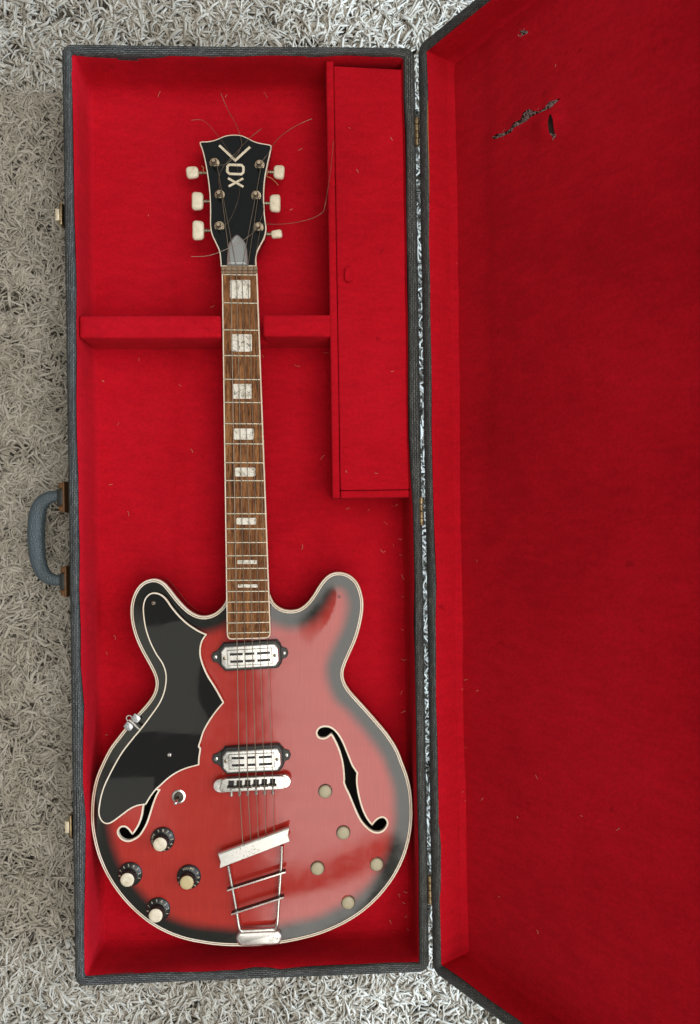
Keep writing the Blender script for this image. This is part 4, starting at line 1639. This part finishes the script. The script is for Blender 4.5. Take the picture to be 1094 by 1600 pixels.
def loose_pts(pi):
    pts = []
    E_ = ends[pi]
    for k, (x, y) in enumerate(E_):
        p = hp_(x, y, 0)
        X, Y = 270 + x / 4.052, 130 + y / 4.052
        lift = .008 + .010 * k / len(E_)
        z_ = zh(max(Y, 205)) + lift
        if pi == 5:                                  # this end lies up over the compartment's edge
            z_ += (0.1000 - z_) * min(1.0, k / 4)
        pts.append(U(X, Y, z_))
    return catmull(pts, closed=False, n=5)


for k in range(5):
    nutp = U(slots[k + 1], 418.5, nutz - .0002)
    post = posts[to_post[k]]
    path = [tails[k], strpts_bridge[k + 1], nutp]
    d_ = (nutp - post)
    w_ = wind(post)
    mb = MB()
    # straight runs
    full = [tails[k]] + [tails[k].lerp(strpts_bridge[k + 1], t_) for t_ in (.5,)] + [strpts_bridge[k + 1]] + \
        [strpts_bridge[k + 1].lerp(nutp, t_) for t_ in (.25, .5, .75)] + [nutp] + [nutp.lerp(w_[0], t_) for t_ in (.3, .7)] + w_
    lo_ = loose_pts(to_post[k])
    mb.tube(full + lo_, [r_str[k]] * len(full) + [min(r_str[k], .00030)] * len(lo_), 6)
    mb.build('string', 'string_wire', gt, smooth=60)
mb = MB()
mb.tube(wind(posts[2]) + loose_pts(2), .00022, 6)
mb.build('string', 'string_wire', gt, smooth=60)
mb = MB()
th_ = [hp_(x, y, -.006) for x, y in ((598, 548), (606, 560), (598, 575), (596, 590), (618, 598), (640, 615), (668, 645))]
mb.tube(catmull(th_, closed=False, n=4), .0006, 5)
mb.build('thread', 'thread', gt)
mb = MB()
th_ = [hp_(x, y, -.006) for x, y in ((182, 525), (196, 535), (192, 552), (202, 566))]
mb.tube(catmull(th_, closed=False, n=4), .0006, 5)
mb.build('thread', 'thread', gt)

# ---- knobs
def text_mesh(s_, size):
    cu = bpy.data.curves.new('txt', 'FONT')
    cu.body = s_
    cu.size = size
    cu.align_x = 'CENTER'
    cu.align_y = 'CENTER'
    cu.resolution_u = 2
    o = bpy.data.objects.new('txt', cu)
    COL.objects.link(o)
    dg = bpy.context.evaluated_depsgraph_get()
    dg.update()
    me = bpy.data.meshes.new_from_object(o.evaluated_get(dg))
    vs, fs = [v.co.copy() for v in me.vertices], [list(p.vertices) for p in me.polygons]
    bpy.data.objects.remove(o)
    bpy.data.curves.remove(cu)
    bpy.data.meshes.remove(me)
    return vs, fs


glyph = {ch: text_mesh(ch, .0046) for ch in '123456789VOLUMETN'}
glyph['10'] = text_mesh('10', .0046)


def knob(px, py, word, a_word, capm):
    zk = zat(U(px, py, ZT))
    c = U(px, py, zk + .002)
    rs = .0151
    mb = MB()
    mb.lathe([(rs * .96, -.004), (rs, -.0035), (rs, .0006), (rs * .96, .0013), (.0096, .0040), (.0090, .0042)], c, 40)
    kb = mb.build('knob', 'black_plastic', gt, smooth=35)
    mb = MB()
    n = 36
    loops = []
    for r_, h_ in ((.0094, .003), (.0088, .0135), (.0082, .0142)):
        loops.append([c + Vector((math.cos(2 * math.pi * k / n) * r_ * (1 + (.035 if k % 2 else -.035)), math.sin(2 * math.pi * k / n) * r_ * (1 + (.035 if k % 2 else -.035)), h_)) for k in range(n)])
    mb.loft(loops, cap1=True)
    mb.build('barrel', 'black_plastic', kb, smooth=20)
    mb = MB()
    mb.lathe([(.0083, .0138), (.0085, .0146), (.0080, .0152), (.0045, .0154), (.0001, .0154)], c, 32)
    mb.build('cap', capm, kb, smooth=50)
    mb = MB()
    seq = [(word, None)]
    items = []
    step = R(11.5)
    n_ = len(word)
    for i, ch in enumerate(word):
        items.append((ch, a_word - (i - (n_ - 1) / 2) * step, .80))
    gap = (2 * math.pi - n_ * step) / 11
    for i, ch in enumerate(['10', '9', '8', '7', '6', '5', '4', '3', '2', '1'][1:] if word == 'VOLUME' else ['9', '8', '7', '6', '5', '4', '3', '2', '1']):
        items.append((ch, a_word - n_ * step / 2 - gap * (i + 1), 1.0))
    for ch, a_, sz in items:
        vs, fs = glyph[ch]
        Rz = Matrix.Rotation(a_ - math.pi / 2, 3, 'Z') @ Matrix.Rotation(R(24), 3, 'X').inverted()
        rr = .0124
        ctr = c + Vector((math.cos(a_) * rr, math.sin(a_) * rr, .0030))
        mb.add([ctr + Rz @ (v * sz) for v in vs], fs)
    mb.build('numerals', 'print_cream', kb, smooth=0, weld=0)


knob(254.1, 1311.5, 'VOLUME', R(172), 'cap_aged')
knob(203.7, 1366, 'TONE', R(262), 'cap_aged')
knob(295.2, 1370.2, 'VOLUME', R(90), 'cap_yellow')
knob(247.4, 1421, 'TONE', R(262), 'cap_aged')

# ---- toggle switch
q = U(279.6, 1244.5, ZT)
mb = MB()
mb.lathe([(.0088, -.001), (.0088, .0008), (.0080, .0013), (.0056, .0013)], q, 28, caps=False)
sw = mb.build('toggle_switch', 'chrome', gt)
mb = MB()
mb.lathe([(.0064, -.002), (.0064, .0024), (.0056, .0030), (.0038, .0030), (.0036, .0008), (.0001, .0008)], q, 22)
mb.build('collar', 'dark_metal', sw)
mb = MB()
tip = q + Vector((-.0018, -.0035, .012))
mb.tube([q + Vector((0, 0, .0005)), q.lerp(tip, .6), tip], [.0013, .0016, .0021], 10)
mb.lathe([(.0021, 0), (.0022, .0012), (.0015, .0022), (.0003, .0025)], tip, 12, axis=(tip - q))
mb.build('lever', 'chrome', sw)

# ---- five round effect buttons
for (x, y) in ((508.3, 1236), (536.5, 1300.5), (496.2, 1356), (588.4, 1349.7), (544, 1409.3)):
    q0 = U(x, y, ZT)
    zq = zat(q0)
    q = U(x, y, zq)
    mb = MB()
    mb.lathe([(.0092, -.001), (.0092, .0004), (.0082, .0003), (.0081, -.0012)], q, 28, caps=False)
    bt = mb.build('effect_button', 'black_line', gt)  # dark ring colours in the shade of the gap round the cap
    mb = MB()
    mb.lathe([(.0080, -.002), (.0080, .0026), (.0075, .0033), (.004, .0037), (.0001, .0038)], q, 28)
    mb.build('cap', 'button_cream', bt, smooth=60)

# ------------------------------------------------------------------ lint and straw bits on the lining
mb = MB()


def fibre(p, L_, r_, nrm=Vector((0, 0, 1))):
    a_ = random.uniform(0, 6.28)
    cu = random.gauss(0, .9)
    pts = []
    q = p.copy()
    for k in range(5):
        pts.append(q + nrm * (.0004 + .0008 * random.random()))
        aa = a_ + cu * k / 4
        q = q + Vector((math.cos(aa), math.sin(aa), 0)) * L_ / 4
    mb.tube(pts, r_, 4)


spots = [(248, 142), (352, 146), (415, 145), (330, 480), (215, 560), (160, 600), (185, 660), (440, 545), (415, 560), (460, 570), (505, 550), (300, 700),
         (612, 790), (580, 797), (620, 792), (626, 810), (600, 815), (624, 840), (615, 850), (627, 870), (600, 860), (627, 900), (626, 930), (628, 980), (629, 1030), (630, 1080),
         (632, 1110), (633, 1390), (634, 1410), (635, 1430), (634, 1450), (625, 1460), (618, 1455), (620, 1395), (628, 1400), (612, 1440), (150, 1385), (175, 1477), (180, 1000), (165, 1020), (170, 1150), (150, 1155),
         (142, 1360), (170, 760), (200, 800), (150, 850), (500, 720), (470, 850), (545, 790), (140, 320), (230, 340), (280, 600), (450, 330), (470, 230)]
for (x, y) in spots:
    fibre(U(x + random.uniform(-3, 3), y + random.uniform(-3, 3), FZ + .0012), random.uniform(.002, .009), random.uniform(.00010, .00024))
for (x, y) in ((545, 200), (610, 215), (560, 270), (590, 740), (540, 735), (615, 580)):
    fibre(U(x, y, cz + .0006), random.uniform(.002, .007), .0002)
for _ in range(16):
    v = random.choice([random.uniform(-.5, .5), random.uniform(-.56, -.2)])
    q = MLID @ Vector((-CW / 2 + LTW + .004 + random.random() ** 2 * .30, v, -LDIN + .0014))
    fibre(q, random.uniform(.0015, .006), random.uniform(.00009, .00017), Vector((-math.sin(AL), 0, math.cos(AL))))
lint = mb.build('lint', 'lint_fibre')
lint['kind'] = 'stuff'
lint['label'] = 'pale straw bits and lint scattered over the red case lining'
lint['category'] = 'lint'
